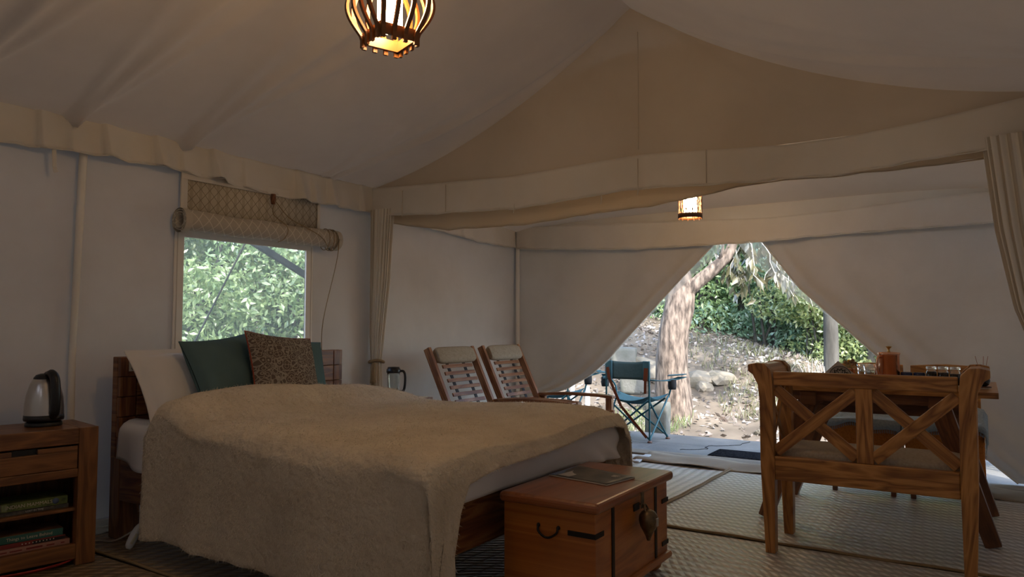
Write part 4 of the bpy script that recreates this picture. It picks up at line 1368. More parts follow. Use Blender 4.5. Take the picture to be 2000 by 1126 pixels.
# --- dining table
tb_ = empty('dining_table', (4.53, .5, .0075), 0, 'wooden dining table with splayed plank legs behind the bench', 'table')
for k in range(6):
    xa = 4.12 + k * .138
    wb(MB().span((xa + .0008, -.05, .716), (xa + .1372, 1.055, .745)), 'plank', 'teak', tb_, bevel=.002)
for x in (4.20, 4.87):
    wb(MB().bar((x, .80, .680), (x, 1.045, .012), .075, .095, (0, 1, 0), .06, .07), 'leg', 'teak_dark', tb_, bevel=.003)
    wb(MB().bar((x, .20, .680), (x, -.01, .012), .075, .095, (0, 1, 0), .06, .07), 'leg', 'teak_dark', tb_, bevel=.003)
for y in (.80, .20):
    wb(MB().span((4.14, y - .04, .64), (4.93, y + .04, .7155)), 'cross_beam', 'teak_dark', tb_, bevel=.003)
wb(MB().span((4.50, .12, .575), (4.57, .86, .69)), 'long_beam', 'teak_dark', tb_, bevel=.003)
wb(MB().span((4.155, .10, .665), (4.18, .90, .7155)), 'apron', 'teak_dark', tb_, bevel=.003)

# --- orange upholstered chairs beyond the table
def orange_chair(y0, y1, label, fall):
    c = empty('upholstered_chair', (5.3, (y0 + y1) / 2, .0075), 0, label, 'chair', 'orange chairs beyond the table')
    wb(rounded_slab((5.06, y0, .15), (5.52, y1, .462), .03, 10, 10, 10, .003), 'seat', 'orange_cloth', c)
    for x in (5.12, 5.50):
        for y in (y0 + .035, y1 - .035):
            wb(MB().bar((x, y, .0085), (x, y, .16), .03, .03, (0, 1, 0)), 'leg', 'teak_dark', c, bevel=.003)
    for y in (y0 + .03, y1 - .03):
        wb(MB().bar((5.535, y, .12), (5.60, y, .80), .032, .032, (0, 1, 0)), 'back_post', 'teak', c, bevel=.003)
    P = [(5.585, y, .70 + .002 * math.sin(y)) for y in (y0 + .002, y1 - .002)]
    wb(MB().prism([(5.565, y0 + .003, .695), (5.565, y1 - .003, .695), (5.565, y1 - .003, .800), (5.565, (y0 + y1) / 2, .812), (5.565, y0 + .003, .802)], (.03, 0, 0)), 'back_plank', 'teak', c, bevel=.004)
    wb(MB().bar((5.56, y0 + .03, .56), (5.56, y1 - .03, .56), .02, .06), 'back_rail', 'teak', c, bevel=.003)
    # woven throw lying on the seat: separate thing
    root = empty('throw', (5.3, (y0 + y1) / 2, .46), 0, 'grey-blue fringed throw over the orange chair ' + fall, 'throw', 'throws on the orange chairs')
    n, m = 34, 40
    Pg = np.zeros((n, m, 3))
    w = y1 - y0
    hi = y1 + .01
    lo = y0 - (.012 if 'window' not in fall else .012)
    for i in range(n):
        s_ = -.034 + (.58) * i / (n - 1)        # run from the front hem to the back
        for j in range(m):
            q = -.05 + (w + .10) * j / (m - 1)
            hem = .018 * math.sin(14 * q + y0 * 9) + .01 * math.sin(31 * q)
            if s_ < 0:
                x, z = 5.050, .470 + s_ * 1.1 + hem
            else:
                x, z = 5.050 + s_, .474
                z += .055 * math.exp(-((s_ - .40) / .12) ** 2) * (1 + math.sin(6 * q)) + .008 * math.sin(20 * s_ + 9 * q)
                x = min(x, 5.52)
            y = y0 + q
            ex = 0
            if q < 0: ex = -q; y = y0 - .012 - .005 * math.sin(40 * s_)
            if q > w: ex = q - w; y = y1 + .010 + .005 * math.sin(40 * s_)
            z -= ex * 2.0
            Pg[i, j] = (x, y, z)
    wb(MB().grid(Pg), 'weave', 'throw_cloth', root, solid=.006)
    fr_ = MB()
    for j in range(0, m):
        for k in range(2):
            p = Vector(Pg[0, j]) + Vector((0, k * .005, 0))
            fr_.tube([p, p + Vector((-.002, .001, -.012)), p + Vector((-.003, -.001 * (j % 3), -.022))], .0014, 4)
    wb(fr_, 'fringe', 'throw_cloth', root)
    return c
orange_chair(.462, .868, 'low orange upholstered chair nearer the tree view, behind the table', 'nearer the tent opening')
orange_chair(.015, .425, 'low orange upholstered chair nearer the right tent flap, behind the table', 'nearer the right flap')

# --- things on the table
ZT = .7525
jar_m = [(0, .001), (.030, .001), (.033, .006), (.033, .068), (.027, .074)]
pt = empty('copper_jug', (4.47, .44, ZT), R(140), 'polished copper water jug with brass knob lid on the table', 'jug')
MB().lathe([(0, 0), (.050, 0), (.052, .004), (.052, .148), (.0545, .152), (.0545, .156), (0, .156)], 36).build('body', 'copper', pt)
ld = MB().lathe([(.056, .1565), (.056, .162), (.05, .165), (.02, .168), (0, .168)], 36).build('lid', 'copper', pt)
MB().lathe([(.009, .167), (.005, .176), (.006, .184), (.014, .192), (.016, .197), (.0, .199)], 16).build('knob', 'brass', ld)
MB().tube(spline([(.050, 0, .138), (.070, 0, .142), (.080, 0, .115), (.077, 0, .07), (.064, 0, .03), (.052, 0, .012)], 18), .0065, 8).build('handle', 'copper', pt)
def tumbler(loc, label):
    g = empty('ribbed_glass', loc, 0, label, 'glass', 'ribbed tumblers on the table')
    V = MB()
    n = 36
    prof = [(.028, 0), (.032, .05), (.035, .095)]
    P = np.zeros((len(prof) * 2, n + 1, 3))
    for i, (r_, z) in enumerate(prof + [(r_ - .0035, max(z, .006)) for r_, z in prof[::-1]]):
        for k in range(n + 1):
            a = 2 * math.pi * k / n
            rr = r_ + (.0012 if k % 2 else -.0012) * (1 if i < 3 else 0)
            P[i, k] = (rr * math.cos(a), rr * math.sin(a), z)
    V.grid(P)
    V.add([tuple(P[0, k]) for k in range(n)], [tuple(range(n))[::-1]]); V.add([tuple(P[-1, k]) for k in range(n)], [tuple(range(n))])
    V.build('tumbler', 'glass_clear', g)
    return g
tumbler((4.55, .575, ZT), 'ribbed clear tumbler nearest the napkin on the table')
tumbler((4.50, .535, ZT), 'ribbed clear tumbler nearest the copper jug on the table')
for k, y in enumerate((.357, .297)):
    c = empty('small_cup', (4.47, y, ZT), 0, ('small blue and white cup right beside the copper jug', 'small blue and white cup beside the spice jars')[k], 'cup', 'blue and white cups')
    MB().lathe([(0, 0), (.020, 0), (.026, .012), (.028, .058), (.026, .058), (.022, .014), (0, .010)], 24).build('bowl', 'ceramic_white', c)
    MB().lathe([(.0284, .036), (.0289, .0575), (.0262, .0595)], 24).build('rim_band', 'ceramic_blue', c)
    for q in range(8):
        a = q * math.pi / 4
        MB().box((.0282 * math.cos(a), .0282 * math.sin(a), .022), (.002, .010, .014), (0, 0, a)).build('painted_mark', 'ceramic_blue', c)
for k, y in enumerate((.240, .186, .132)):
    j = empty('spice_jar', (4.46, y, ZT), 0, ('glass spice jar with dark contents, next to the blue cups', 'glass spice jar with dark contents, middle of three', 'glass spice jar with dark contents, next to the bench scroll')[k], 'jar', 'spice jars on the table')
    MB().lathe([(0, 0), (.022, 0), (.025, .004), (.025, .066), (.020, .074), (.021, .080), (.0, .080)], 24).build('glass', 'glass_clear', j)
    MB().lathe([(0, .004), (.0215, .004), (.0215, .064 - .005 * k), (0, .066 - .005 * k)], 20).build('spice', 'spice_dark', j)
    MB().lathe([(0, .0805), (.0245, .0805), (.025, .084), (.025, .092), (.023, .094), (0, .094)], 24).build('lid', 'glass_clear', j)
tag(MB().lathe([(0, 0), (.036, 0), (.037, .003), (.036, .006), (0, .006)], 28, (4.36, .012, ZT - .0005)).build('coaster', 'coaster_wood'), 'round coaster under the black incense pot', 'coaster')
ip = empty('incense_pot', (4.36, .012, ZT + .006), 0, 'round glossy black pot holding incense sticks at the table end', 'pot')
MB().lathe([(0, 0), (.016, 0), (.028, .010), (.033, .028), (.028, .046), (.014, .056), (.010, .058), (.008, .052), (0, .045)], 28).build('pot', 'black_glaze', ip)
for a, b in ((.012, .018), (-.010, -.004), (.004, -.016)):
    MB().tube([(a * .3, b * .3, .04), (a * 1.3, b * 1.6, .15)], .0012, 5).build('incense_stick', 'incense', ip)
# napkin standing as a pyramid with a round emblem
nk = empty('napkin', (4.42, .68, ZT), R(8), 'beige napkin folded to a peak with a black round emblem', 'napkin')
A, B, T, K = Vector((-.03, -.125, 0)), Vector((-.03, .125, 0)), Vector((.02, .01, .112)), Vector((.07, 0, 0))
MB().add([A, B, T, K], [(0, 2, 1), (0, 3, 2), (3, 1, 2)]).build('folded_cloth', 'napkin', nk, solid=.002)
nf = (T - A).cross(B - A).normalized()
if nf.x > 0: nf = -nf
ex = (A - B).normalized(); ey = nf.cross(ex)
if ey.z < 0: ey = -ey
em = MB(); cc = (A + B) / 2 + ey * .036 + nf * .0024
for r0, r1 in ((.052, .056), (.046, .0475)):
    n = 40
    V = [cc + (ex * math.cos(t) + ey * math.sin(t)) * r_ for t in np.linspace(-.6, math.pi + .6, n) for r_ in (r0, r1)]
    em.add(V, [(2 * i, 2 * i + 1, 2 * i + 3, 2 * i + 2) for i in range(n - 1)])
for k in range(12):
    t = .25 + k * .24; r_ = .032 + .006 * (k % 2)
    ctr = cc + (ex * math.cos(t) + ey * math.sin(t)) * r_
    d1 = (ex * math.cos(t + .9 * (-1) ** k) + ey * math.sin(t + .9 * (-1) ** k)); d2 = nf.cross(d1)
    em.add([ctr - d1 * .011, ctr + d2 * .004, ctr + d1 * .011, ctr - d2 * .004], [(0, 1, 2, 3)])
for k in range(5):
    ctr = cc + ex * (-.02 + .01 * k) + ey * (.008 + .006 * (k % 2))
    em.add([ctr - ex * .004, ctr + ey * .012, ctr + ex * .004], [(0, 1, 2)])
em.build('printed_emblem', 'print_black', nk)
# copper cup of dried flowers
fp = empty('flower_pot', (4.62, .655, ZT), 0, 'small copper cup of dried and yellow flowers behind the napkin', 'flowers')
MB().lathe([(0, 0), (.022, 0), (.026, .06), (.027, .066), (.025, .066), (.02, .01), (0, .008)], 20).build('cup', 'copper', fp)
for k in range(16):
    a = k * 2.4; r_ = .009 * math.sqrt(k)
    p = (r_ * math.cos(a), r_ * math.sin(a), .082 + .02 * (1 - k / 16) + .006 * (k % 3))
    MB().tube([(p[0] * .4, p[1] * .4, .02), (p[0] * .9, p[1] * .9, p[2] - .004)], .001, 4).build('stem', 'leaf_warm', fp)
    MB().lathe([(0, -.006), (.009, -.002), (.010, .003), (.004, .008), (0, .006)], 9, p).build('blossom', 'flower_yellow' if k in (0, 1, 3) else 'flower_dry', fp)

# --- pendant lantern
pl = empty('pendant_lantern', (1.855, 1.71, 2.03), R(-21), 'wooden slatted pendant lantern glowing above the bed', 'lamp')
def off(z):
    return .066 + .055 * math.sin(min(max((z - .02) / .24, 0), 1) * math.pi) ** 1.2 + .004 * (z < .03)
for k in range(4):
    M = Matrix.Rotation(R(90) * k, 3, 'Z')
    MB().add([], []).span((-.072, -.073, .012), (.072, -.061, .05)).build('bottom_rail', 'lamp_wood', pl).rotation_euler = (0, 0, R(90) * k)
    MB().span((-.072, -.073, .245), (.072, -.061, .275)).build('top_rail', 'lamp_wood', pl).rotation_euler = (0, 0, R(90) * k)
    for x in (-.062, -.021, .021, .062):
        b = MB()
        zz = np.linspace(-.004, .28, 22)
        hx2 = .0075
        V, F = [], []
        for z in zz:
            o = -(.075 + .050 * max(math.sin((z - .03) / .22 * math.pi), 0) ** 1.1)
            fx = x * (1 + .35 * max(math.sin((z - .03) / .22 * math.pi), 0))
            V += [(fx - hx2, o - .005, z), (fx + hx2, o - .005, z), (fx + hx2, o + .005, z), (fx - hx2, o + .005, z)]
        for i in range(len(zz) - 1):
            for q in range(4):
                q2 = (q + 1) % 4
                F.append((i * 4 + q, i * 4 + q2, i * 4 + 4 + q2, i * 4 + 4 + q))
        F += [(3, 2, 1, 0), tuple(len(V) - 4 + q for q in range(4))]
        b.add(V, F)
        b.build('slat', 'lamp_wood', pl).rotation_euler = (0, 0, R(90) * k)
MB().lathe([(0, .055), (.036, .055), (.044, .07), (.044, .225), (.036, .24), (0, .24)], 20).build('diffuser', 'lamp_glow', pl)
MB().span((-.06, -.06, .256), (.06, .06, .268)).build('top_plate', 'lamp_wood', pl)
MB().tube([(0, 0, .268), (0, 0, .915)], .004, 6).build('cord', 'cable_black', pl)
MB().tube([(0, 0, .236), (0, 0, .262)], .015, 10).build('lamp_holder', 'lamp_brown', pl)

# --- small veranda lamp
vl = empty('veranda_lamp', (5.0, 1.729, 1.815), 0, 'small round cane lamp hanging over the veranda', 'lamp')
Rv = .083
for z0, z1 in ((.012, .045), (.175, .20)):
    P = np.zeros((2, 49, 3))
    for i, z in enumerate((z0, z1)):
        for k in range(49):
            a = 2 * math.pi * k / 48
            P[i, k] = (Rv * math.cos(a), Rv * math.sin(a), z)
    MB().grid(P).build('cane_band', 'lamp_brown', vl, solid=.004)
for k in range(24):
    a = 2 * math.pi * k / 24; b_ = 2 * math.pi * (k + 1) / 24
    for z0, z1 in ((.045, .175),):
        MB().tube([(Rv * math.cos(a), Rv * math.sin(a), z0), (Rv * math.cos(b_), Rv * math.sin(b_), z1)], .002, 4).build('cane', 'lamp_brown', vl)
        MB().tube([(Rv * math.cos(b_), Rv * math.sin(b_), z0), (Rv * math.cos(a), Rv * math.sin(a), z1)], .002, 4).build('cane', 'lamp_brown', vl)
for k in range(12):
    a = 2 * math.pi * k / 12
    MB().tube([(Rv * math.cos(a), Rv * math.sin(a), .005), (Rv * math.cos(a), Rv * math.sin(a), .2)], .0028, 5).build('upright', 'lamp_brown', vl)
MB().lathe([(0, .05), (.040, .05), (.046, .06), (.046, .17), (.04, .18), (0, .18)], 20).build('diffuser', 'lamp_glow_small', vl)
MB().tube([(-Rv, 0, .19), (Rv, 0, .19)], .003, 5).build('crossbar', 'lamp_brown', vl)
MB().tube([(0, 0, .19), (0, 0, .54)], .004, 6).build('cord', 'cable_black', vl)

# ================================================================== OUTSIDE
def gh(x, y):
    """height of the ground outside"""
    x = np.asarray(x, float); y = np.asarray(y, float)
    r_ = smooth(7.0, 11.8, x) * .85 + np.clip((x - 7.2) / 30, 0, 1) * .6
    g = np.clip(.30 + .235 * (y - .6), .12, 2.0)
    h = -.16 + r_ * g * 1.05
    h = h + .03 * np.sin(2.1 * x + 1.3 * y) * smooth(7.3, 8.5, x) + .015 * np.sin(5.3 * x - 4 * y) * smooth(7.3, 8.5, x)
    h = h - .10 * np.exp(-((y - (2.4 + .45 * (x - 8))) / .45) ** 2) * smooth(7.6, 9, x) * smooth(12, 10.5, x)      # trodden path
    side = smooth(4.2, 8.5, y) * 1.1 * smooth(7.5, 5.5, x)
    return h + side
# terrain in two patches: in front, and along the window side
X, Y = np.meshgrid(np.concatenate([np.linspace(-6, 7, 30)[:-1], np.linspace(7, 14, 90)[:-1], np.linspace(14, 45, 30)]),
                   np.concatenate([np.linspace(-30, -2, 20)[:-1], np.linspace(-2, 9, 110)[:-1], np.linspace(9, 40, 20)]), indexing='ij')
Zt = gh(X, Y)
inside = (X > XB - .3) & (X < 7.25) & (Y > YR - .3) & (Y < YW + .25)
Zt = np.where(inside, -.35, Zt)
S(MB().grid(np.stack([X, Y, Zt], -1)).build('ground', 'ground'))
# concrete deck in front of the tent, laid in slabs
dk = S(MB().span((6.03, -1.6, -.34), (7.16, 5.2, -.045)).build('deck', 'deck_concrete'))
ys = [-1.6, -.55, .5, 1.55, 2.6, 3.65, 4.4, 5.2]
for k in range(len(ys) - 1):
    for xa, xb in ((6.031, 6.62), (6.624, 7.16)):
        MB().span((xa, ys[k] + .002, -.0445), (xb, ys[k + 1] - .002, -.03 - .001 * (k % 2))).build('slab', 'deck_concrete', dk, bevel=.003)
cr = spline([(6.3, 2.3, -.0295), (6.45, 2.12, -.0295), (6.62, 2.15, -.0295), (6.8, 1.95, -.0295), (7.1, 1.9, -.0295)], 30)
MB().tube([p + Vector((.01 * math.sin(i * 2.1), .012 * math.sin(i * 1.3), 0)) for i, p in enumerate(cr)], .003, 4).build('crack', 'mat_black', dk)
dm = rounded_slab((6.06, .9, -.0295), (6.42, 1.98, -.008), .009, 8, 8, 8, .001).build('doormat', 'mat_black')
tag(dm, 'black bristle doormat on the concrete just outside the threshold', 'doormat')

# --- teal folding camp chairs
def camp_chair():
    c = empty('camp_chair', (0, 0, 0))
    # local: back posts at x=0 towards the tent, faces +x; y = +-.22 posts
    r_ = .0095
    for s_ in (-1, 1):
        MB().tube([(0, s_ * .222, .012), (0, s_ * .222, .765)], r_, 8).build('back_post', 'teal_metal', c)
        f = (.34, s_ * .27, .012)
        MB().tube([f, (.0, s_ * .215, .40)], r_, 8).build('leg_brace', 'teal_metal', c)           # side cross
        MB().tube([(0.0, s_ * .225, .03), (.36, s_ * .275, .42)], r_, 8).build('leg_brace', 'teal_metal', c)
        MB().tube(spline([(.36, s_ * .275, .40), (.37, s_ * .30, .50), (.34, s_ * .36, .585)], 8), r_, 8).build('arm_post', 'teal_metal', c)
        for q in ((0, s_ * .222, 0), (.34, s_ * .27, 0)):
            MB().lathe([(0, 0), (.022, 0), (.024, .008), (.014, .022), (0, .022)], 10, q).build('foot', 'foot_plastic', c)
        # arm rest
        P = np.zeros((12, 5, 3))
        for i in range(12):
            u = i / 11
            for j in range(5):
                v = j / 4
                P[i, j] = (.0 + .36 * u + .03 * (v - .5), s_ * (.222 + .20 * u ** 1.1 + .07 * (v - .5)), .590 - .022 * math.sin(u * 3.1) + .015 * u)
        arm = MB().grid(P).build('arm_rest', 'camp_teal', c, solid=.008)
        P = np.zeros((8, 4, 3))
        for i in range(8):
            for j in range(4):
                P[i, j] = (.27 + .10 * j / 3, s_ * (.30 + .16 * i / 7), .615 + .015 * i / 7 + .008 * math.sin(j))
        MB().grid(P).build('arm_flap', 'camp_teal', arm, solid=.006)
        MB().lathe([(.040, .0), (.042, -.06), (.036, -.095), (0, -.097)], 14, (.25, s_ * .355, .585)).build('cup_holder', 'mesh_black', arm)
    for s_ in (-1, 1):
        MB().tube([(.0, s_ * .222, .03), (.0, -s_ * .21, .395)], r_, 8).build('cross_brace', 'teal_metal', c)
        MB().tube([(.34, s_ * .27, .03), (.34, -s_ * .25, .395)], r_, 8).build('cross_brace', 'teal_metal', c)
    # back panel with padded sides
    P = np.zeros((16, 8, 3))
    for i in range(16):
        u = -1 + 2 * i / 15
        for j in range(8):
            v = j / 7
            P[i, j] = (.01 + .05 * (1 - u * u) * (.6 + .4 * v), u * .165, .585 + .165 * v + .012 * u * u * v)
    MB().grid(P).build('back_panel', 'camp_back', c, solid=.008)
    for s_ in (-1, 1):
        MB().span((-.012, s_ * .195 - .035, .58), (.014, s_ * .195 + .035, .765)).build('back_side', 'camp_teal', c, bevel=.006)
    # sagging seat
    P = np.zeros((14, 14, 3))
    for i in range(14):
        for j in range(14):
            u, v = i / 13, -1 + 2 * j / 13
            P[i, j] = (.02 + .36 * u, v * (.215 + .05 * u), .415 - .055 * (1 - v * v) - .02 * math.sin(3.14 * u) + .02 * (2 * u - 1) ** 2)
    MB().grid(P).build('seat', 'camp_teal', c, solid=.008)
    # stowing straps hanging from the back
    MB().bar((-.02, .20, .70), (-.03, .18, .60), .03, .004, (1, 0, 0)).bar((-.03, .18, .60), (-.02, .06, .33), .028, .004, (1, 0, 0)).build('strap', 'strap_brown', c)
    MB().bar((-.02, .06, .33), (-.02, -.20, .05), .026, .004, (1, 0, 0)).build('strap', 'strap_brown', c)
    MB().bar((-.02, -.20, .70), (-.03, -.195, .58), .04, .004, (1, 0, 0)).bar((-.03, -.195, .58), (-.025, -.19, .46), .024, .004, (1, 0, 0)).build('strap', 'strap_brown', c)
    return c
c1 = camp_chair()
c2 = copy_tree(c1)
c1.location = (6.50, 2.89, -.03); c1.rotation_euler[2] = 0
c2.location = (6.58, 3.82, -.03); c2.rotation_euler[2] = R(8)
tag(c1, 'teal folding camp chair with cup holders standing on the deck by the tree', 'camp chair', 'teal camp chairs on the deck')
tag(c2, 'teal folding camp chair almost hidden behind the left tent flap', 'camp chair', 'teal camp chairs on the deck')
c3 = copy_tree(c1)
c3.location = (6.66, -.06, -.03); c3.rotation_euler[2] = R(-20)
tag(c3, 'teal folding camp chair on the deck beyond the right flap, only its legs showing', 'camp chair', 'teal camp chairs on the deck')
for k, (x, y, h) in enumerate(((7.42, 3.98, .66), (7.52, 3.84, .50))):
    z = float(gh(x, y))
    tag(MB().tube([(x, y, z - .1), (x, y, z + h)], .028, 14).build('white_pipe', 'white_pipe'),
        ('tall white plastic pipe standing beside the deck by the left flap', 'shorter white plastic pipe behind the camp chair arm')[k], 'pipe', 'white pipes')
z = float(gh(7.35, 2.95))
tag(rounded_slab((7.22, 2.78, z - .03), (7.36, 3.02, z + .42), .02, 8, 8, 8, .004).build('marker_post', 'block'), 'squat weathered post beneath the camp chair', 'post')

# --- leaves
def leaf_mesh(name, pos, nrm_bias, size, mat, aspect=.42, jitter=.35):
    N = len(pos)
    d = rng.normal(0, 1, (N, 3)) + nrm_bias
    d /= np.linalg.norm(d, axis=1)[:, None] + 1e-9
    s = np.cross(d, rng.normal(0, 1, (N, 3)))
    s /= np.linalg.norm(s, axis=1)[:, None] + 1e-9
    n_ = np.cross(d, s)
    L = size * (1 - jitter + 2 * jitter * rng.random((N, 1)))
    a = pos; b = pos + d * L * .5 + s * L * aspect * .5 - n_ * L * .06; c = pos + d * L; e = pos + d * L * .5 - s * L * aspect * .5 - n_ * L * .06
    V = np.stack([a, b, c, e], 1).reshape(-1, 3)
    i = np.arange(N) * 4
    F = np.concatenate([np.stack([i, i + 1, i + 2], 1), np.stack([i, i + 2, i + 3], 1)])
    me = bpy.data.meshes.new(name)
    me.vertices.add(len(V)); me.vertices.foreach_set('co', V.astype(np.float32).ravel())
    me.loops.add(len(F) * 3); me.loops.foreach_set('vertex_index', F.astype(np.int32).ravel())
    me.polygons.add(len(F)); me.polygons.foreach_set('loop_start', (np.arange(len(F)) * 3).astype(np.int32))
    me.update(calc_edges=True)
    me.materials.append(MAT[mat])
    return me
def link(me, name, parent=None):
    o = bpy.data.objects.new(name, me)
    C.objects.link(o)
    if parent: o.parent = parent
    return o
def blob_points(n, blobs):
    out = []
    w = np.array([b[3] * b[4] * b[5] for b in blobs]) ** .7
    w /= w.sum()
    for b, k in zip(blobs, rng.multinomial(n, w)):
        v = rng.normal(0, 1, (k, 3)); v /= np.linalg.norm(v, axis=1)[:, None]
        v *= (.45 + .55 * rng.random((k, 1)) ** .5)
        out.append(np.array(b[:3]) + v * np.array(b[3:6]))
    return np.concatenate(out)
def bush(name, n, hgt, rad, leaf, mat, stems=5, nblob=9, low=.1):
    r0 = empty(name)
    blobs = []
    for k in range(nblob):
        a = k * 2.4; q = rad * .62 * math.sqrt((k + .3) / nblob)
        zc = hgt * (low + (1 - low - .12) * random.random())
        blobs.append((q * math.cos(a), q * math.sin(a), zc, rad * (.36 + .16 * random.random()), rad * (.36 + .16 * random.random()), hgt * .17))
    link(leaf_mesh('foliage', blob_points(n, blobs), np.array([0, 0, -.25]), leaf, mat), 'foliage', r0)
    for k in range(stems):
        b = blobs[k % nblob]
        a = random.random() * 6.28
        p0 = Vector((.12 * rad * math.cos(a), .12 * rad * math.sin(a), -.15))
        p3 = Vector(b[:3]) + Vector((0, 0, .1 * hgt))
        mid = (p0 + p3) / 2 + Vector((.08 * rad * math.cos(a), .08 * rad * math.sin(a), .1 * hgt))
        MB().tube(spline([p0, mid, p3], 8), [.022 * hgt / 2.5 * (1 - .1 * i) for i in range(8)], 6).build('stem', 'bark_slim', r0)
    return r0
def place(o, x, y, rz, sc=1.0, label=None, cat='bush', group=None, dz=0):
    o.location = (x, y, float(gh(x, y)) + dz)
    o.rotation_euler = (0, 0, rz)
    o.scale = (sc, sc, sc)
    tag(o, label, cat, group)
# hedge seen through the bed window
hb_a = bush('leafy_shrub', 11000, 2.7, 1.15, .072, 'leaf_green', 6, 12, .03)
hb_b = bush('leafy_shrub', 10000, 2.6, 1.1, .07, 'leaf_warm', 6, 12, .03)
GW = 'shrubs outside the bed window'
HL = ['dense green shrub filling the left part of the bed window', 'yellowish shrub in the upper middle of the bed window', 'dense green shrub in the right part of the bed window']
spots = [(hb_a, 4.15, 6.35, 0), (hb_b, 4.9, 7.2, 1), (hb_a, 5.7, 6.6, 2), (hb_b, 3.2, 7.0, .6), (hb_a, 6.8, 7.3, 2.5), (hb_b, 5.6, 8.4, 3.3), (hb_a, 4.2, 8.3, 4.1), (hb_a, 7.4, 8.6, 5.2), (hb_b, 3.0, 8.8, 1.9)]
WL = ['dense green shrub at the lower left of the bed window', 'yellow-green shrub behind the middle of the bed window', 'dense green shrub at the right of the bed window', 'yellow-green shrub at the far left edge of the bed window']
seen = set()
for k, (src, x, y, rz) in enumerate(spots):
    o = src if src.name not in seen else copy_tree(src)
    seen.add(src.name)
    place(o, x, y, rz, 1.0 + .12 * (k % 3), WL[k] if k < 4 else 'leafy shrub in the thicket further behind the bed window', 'shrub', GW)
# brace pole and guy rope just outside the window
tag(MB().bar((3.20, 4.25, 1.665), (3.78, 4.30, 1.44), .035, .045).build('timber_brace', 'bark_slim', bevel=.004), 'slanting timber brace outside the bed window', 'pole')
tag(MB().tube([(3.21, 4.27, 1.66), (3.02, 4.6, .9), (2.86, 4.95, float(gh(2.86, 4.95)) - .05)], .006, 6).build('guy_rope', 'bark_slim'), 'thin guy rope running down outside the bed window', 'rope')

# --- big tree beside the deck
bt = empty('forked_tree', (8.33, 3.10, float(gh(8.33, 3.10))), 0, 'thick rough-barked tree trunk with a forked limb beyond the camp chair', 'tree')
def trunk(pts, rads, seg=22, n=44, wob=.05):
    C_ = spline(pts, n)
    rr = np.interp(np.linspace(0, 1, n), np.linspace(0, 1, len(rads)), rads)
    mb = MB(); mb.tube(C_, [float(q) for q in rr], seg, True)
    out = []
    for i, p in enumerate(mb.v):
        v = Vector(p)
        k = i // seg
        if k < n:
            c = C_[k]; d = v - c
            a = (i % seg) / seg * 6.283
            f = 1 + wob * math.sin(3 * a + k * .21) + wob * .7 * math.sin(7 * a - k * .35) + wob * .5 * random.uniform(-1, 1)
            v = c + d * f
        out.append(tuple(v))
    mb.v = out
    return mb
trunk([(0.0, .02, -.25), (0, .01, .15), (-.02, .03, .6), (.0, .0, 1.0), (.06, -.06, 1.38), (.10, .02, 1.8), (.06, .22, 2.5), (0, .4, 3.6)], [.30, .225, .185, .175, .17, .16, .14, .10]).build('trunk', 'bark', bt)
trunk([(.03, -.02, 1.30), (.09, -.20, 1.52), (.20, -.48, 1.78), (.26, -.62, 1.98), (.30, -.72, 2.5), (.42, -1.0, 3.3)], [.10, .085, .07, .06, .05, .03], 14, 30).build('limb', 'bark', bt)
for k, (p, q) in enumerate((((.20, -.48, 1.78), (.05, -.55, 2.1)), ((.27, -.65, 2.05), (.32, -.95, 2.05)))):
    MB().tube(spline([p, (Vector(p) + Vector(q)) / 2 + Vector((0, -.05, .03)), q], 8), [.03 - .003 * i for i in range(8)], 6).build('branch', 'bark', bt)
# drooping twigs and leaves near the limb
tw_pts = []
for k in range(26):
    p = Vector((.22 + .25 * random.random(), -.55 - .75 * random.random(), 1.95 + .38 * random.random()))
    pts = [p]
    v = Vector((random.uniform(-.05, .05), random.uniform(-.10, .06), -.11))
    for q in range(5):
        pts.append(pts[-1] + v + Vector((random.uniform(-.04, .04), random.uniform(-.06, .06), random.uniform(-.05, .03))))
    if k < 18:
        MB().tube(pts, [.008, .007, .006, .005, .004, .003], 5).build('twig', 'twig', bt)
    tw_pts += [tuple(a.lerp(b, random.random())) for a, b in zip(pts[:-1], pts[1:]) for _ in range(3)]
link(leaf_mesh('drooping_leaves', np.array(tw_pts), np.array([0, 0, -2.2]), .15, 'leaf_drab', .36), 'drooping_leaves', bt)
cb = blob_points(5200, [(.1, .3, 3.7, 1.3, 1.5, .6), (.5, -1.0, 3.6, 1.3, 1.3, .6), (-.4, 1.2, 3.9, 1.0, 1.0, .5)])
link(leaf_mesh('crown', cb, np.array([0, 0, -.3]), .15, 'leaf_green'), 'crown', bt)

# --- slim trees and thicket up the bank
def slim_tree(loc, r_, h, lean, label, leafmat='leaf_green', crown=True, n=2600):
    x, y = loc
    t_ = empty('slim_tree', (x, y, float(gh(x, y))), 0, label, 'tree', 'slim trees up the bank')
    trunk([(0, 0, -.3), (lean * .1, -lean * .05, h * .3), (lean * .35, lean * .1, h * .65), (lean, 0, h)], [r_ * 1.2, r_, r_ * .85, r_ * .5], 12, 24, .03).build('trunk', 'bark_slim', t_)
    if crown:
        cb = blob_points(n, [(lean, 0, h, .9, .9, .7), (lean + .5, .4, h - .5, .6, .6, .4), (lean - .4, -.5, h - .4, .6, .6, .4)])
        link(leaf_mesh('crown', cb, np.array([0, 0, -.3]), .13, leafmat), 'crown', t_)
        for q in range(3):
            a = q * 2.1
            MB().tube(spline([(lean * .5, 0, h * .7), (lean * .7 + .25 * math.cos(a), .25 * math.sin(a), h * .85), (lean + .5 * math.cos(a), .5 * math.sin(a), h)], 6), [.03, .026, .022, .018, .014, .01], 6).build('branch', 'bark_slim', t_)
    return t_
slim_tree((10.35, 1.70), .088, 3.6, .1, 'grey slim tree trunk standing just left of the right flap')
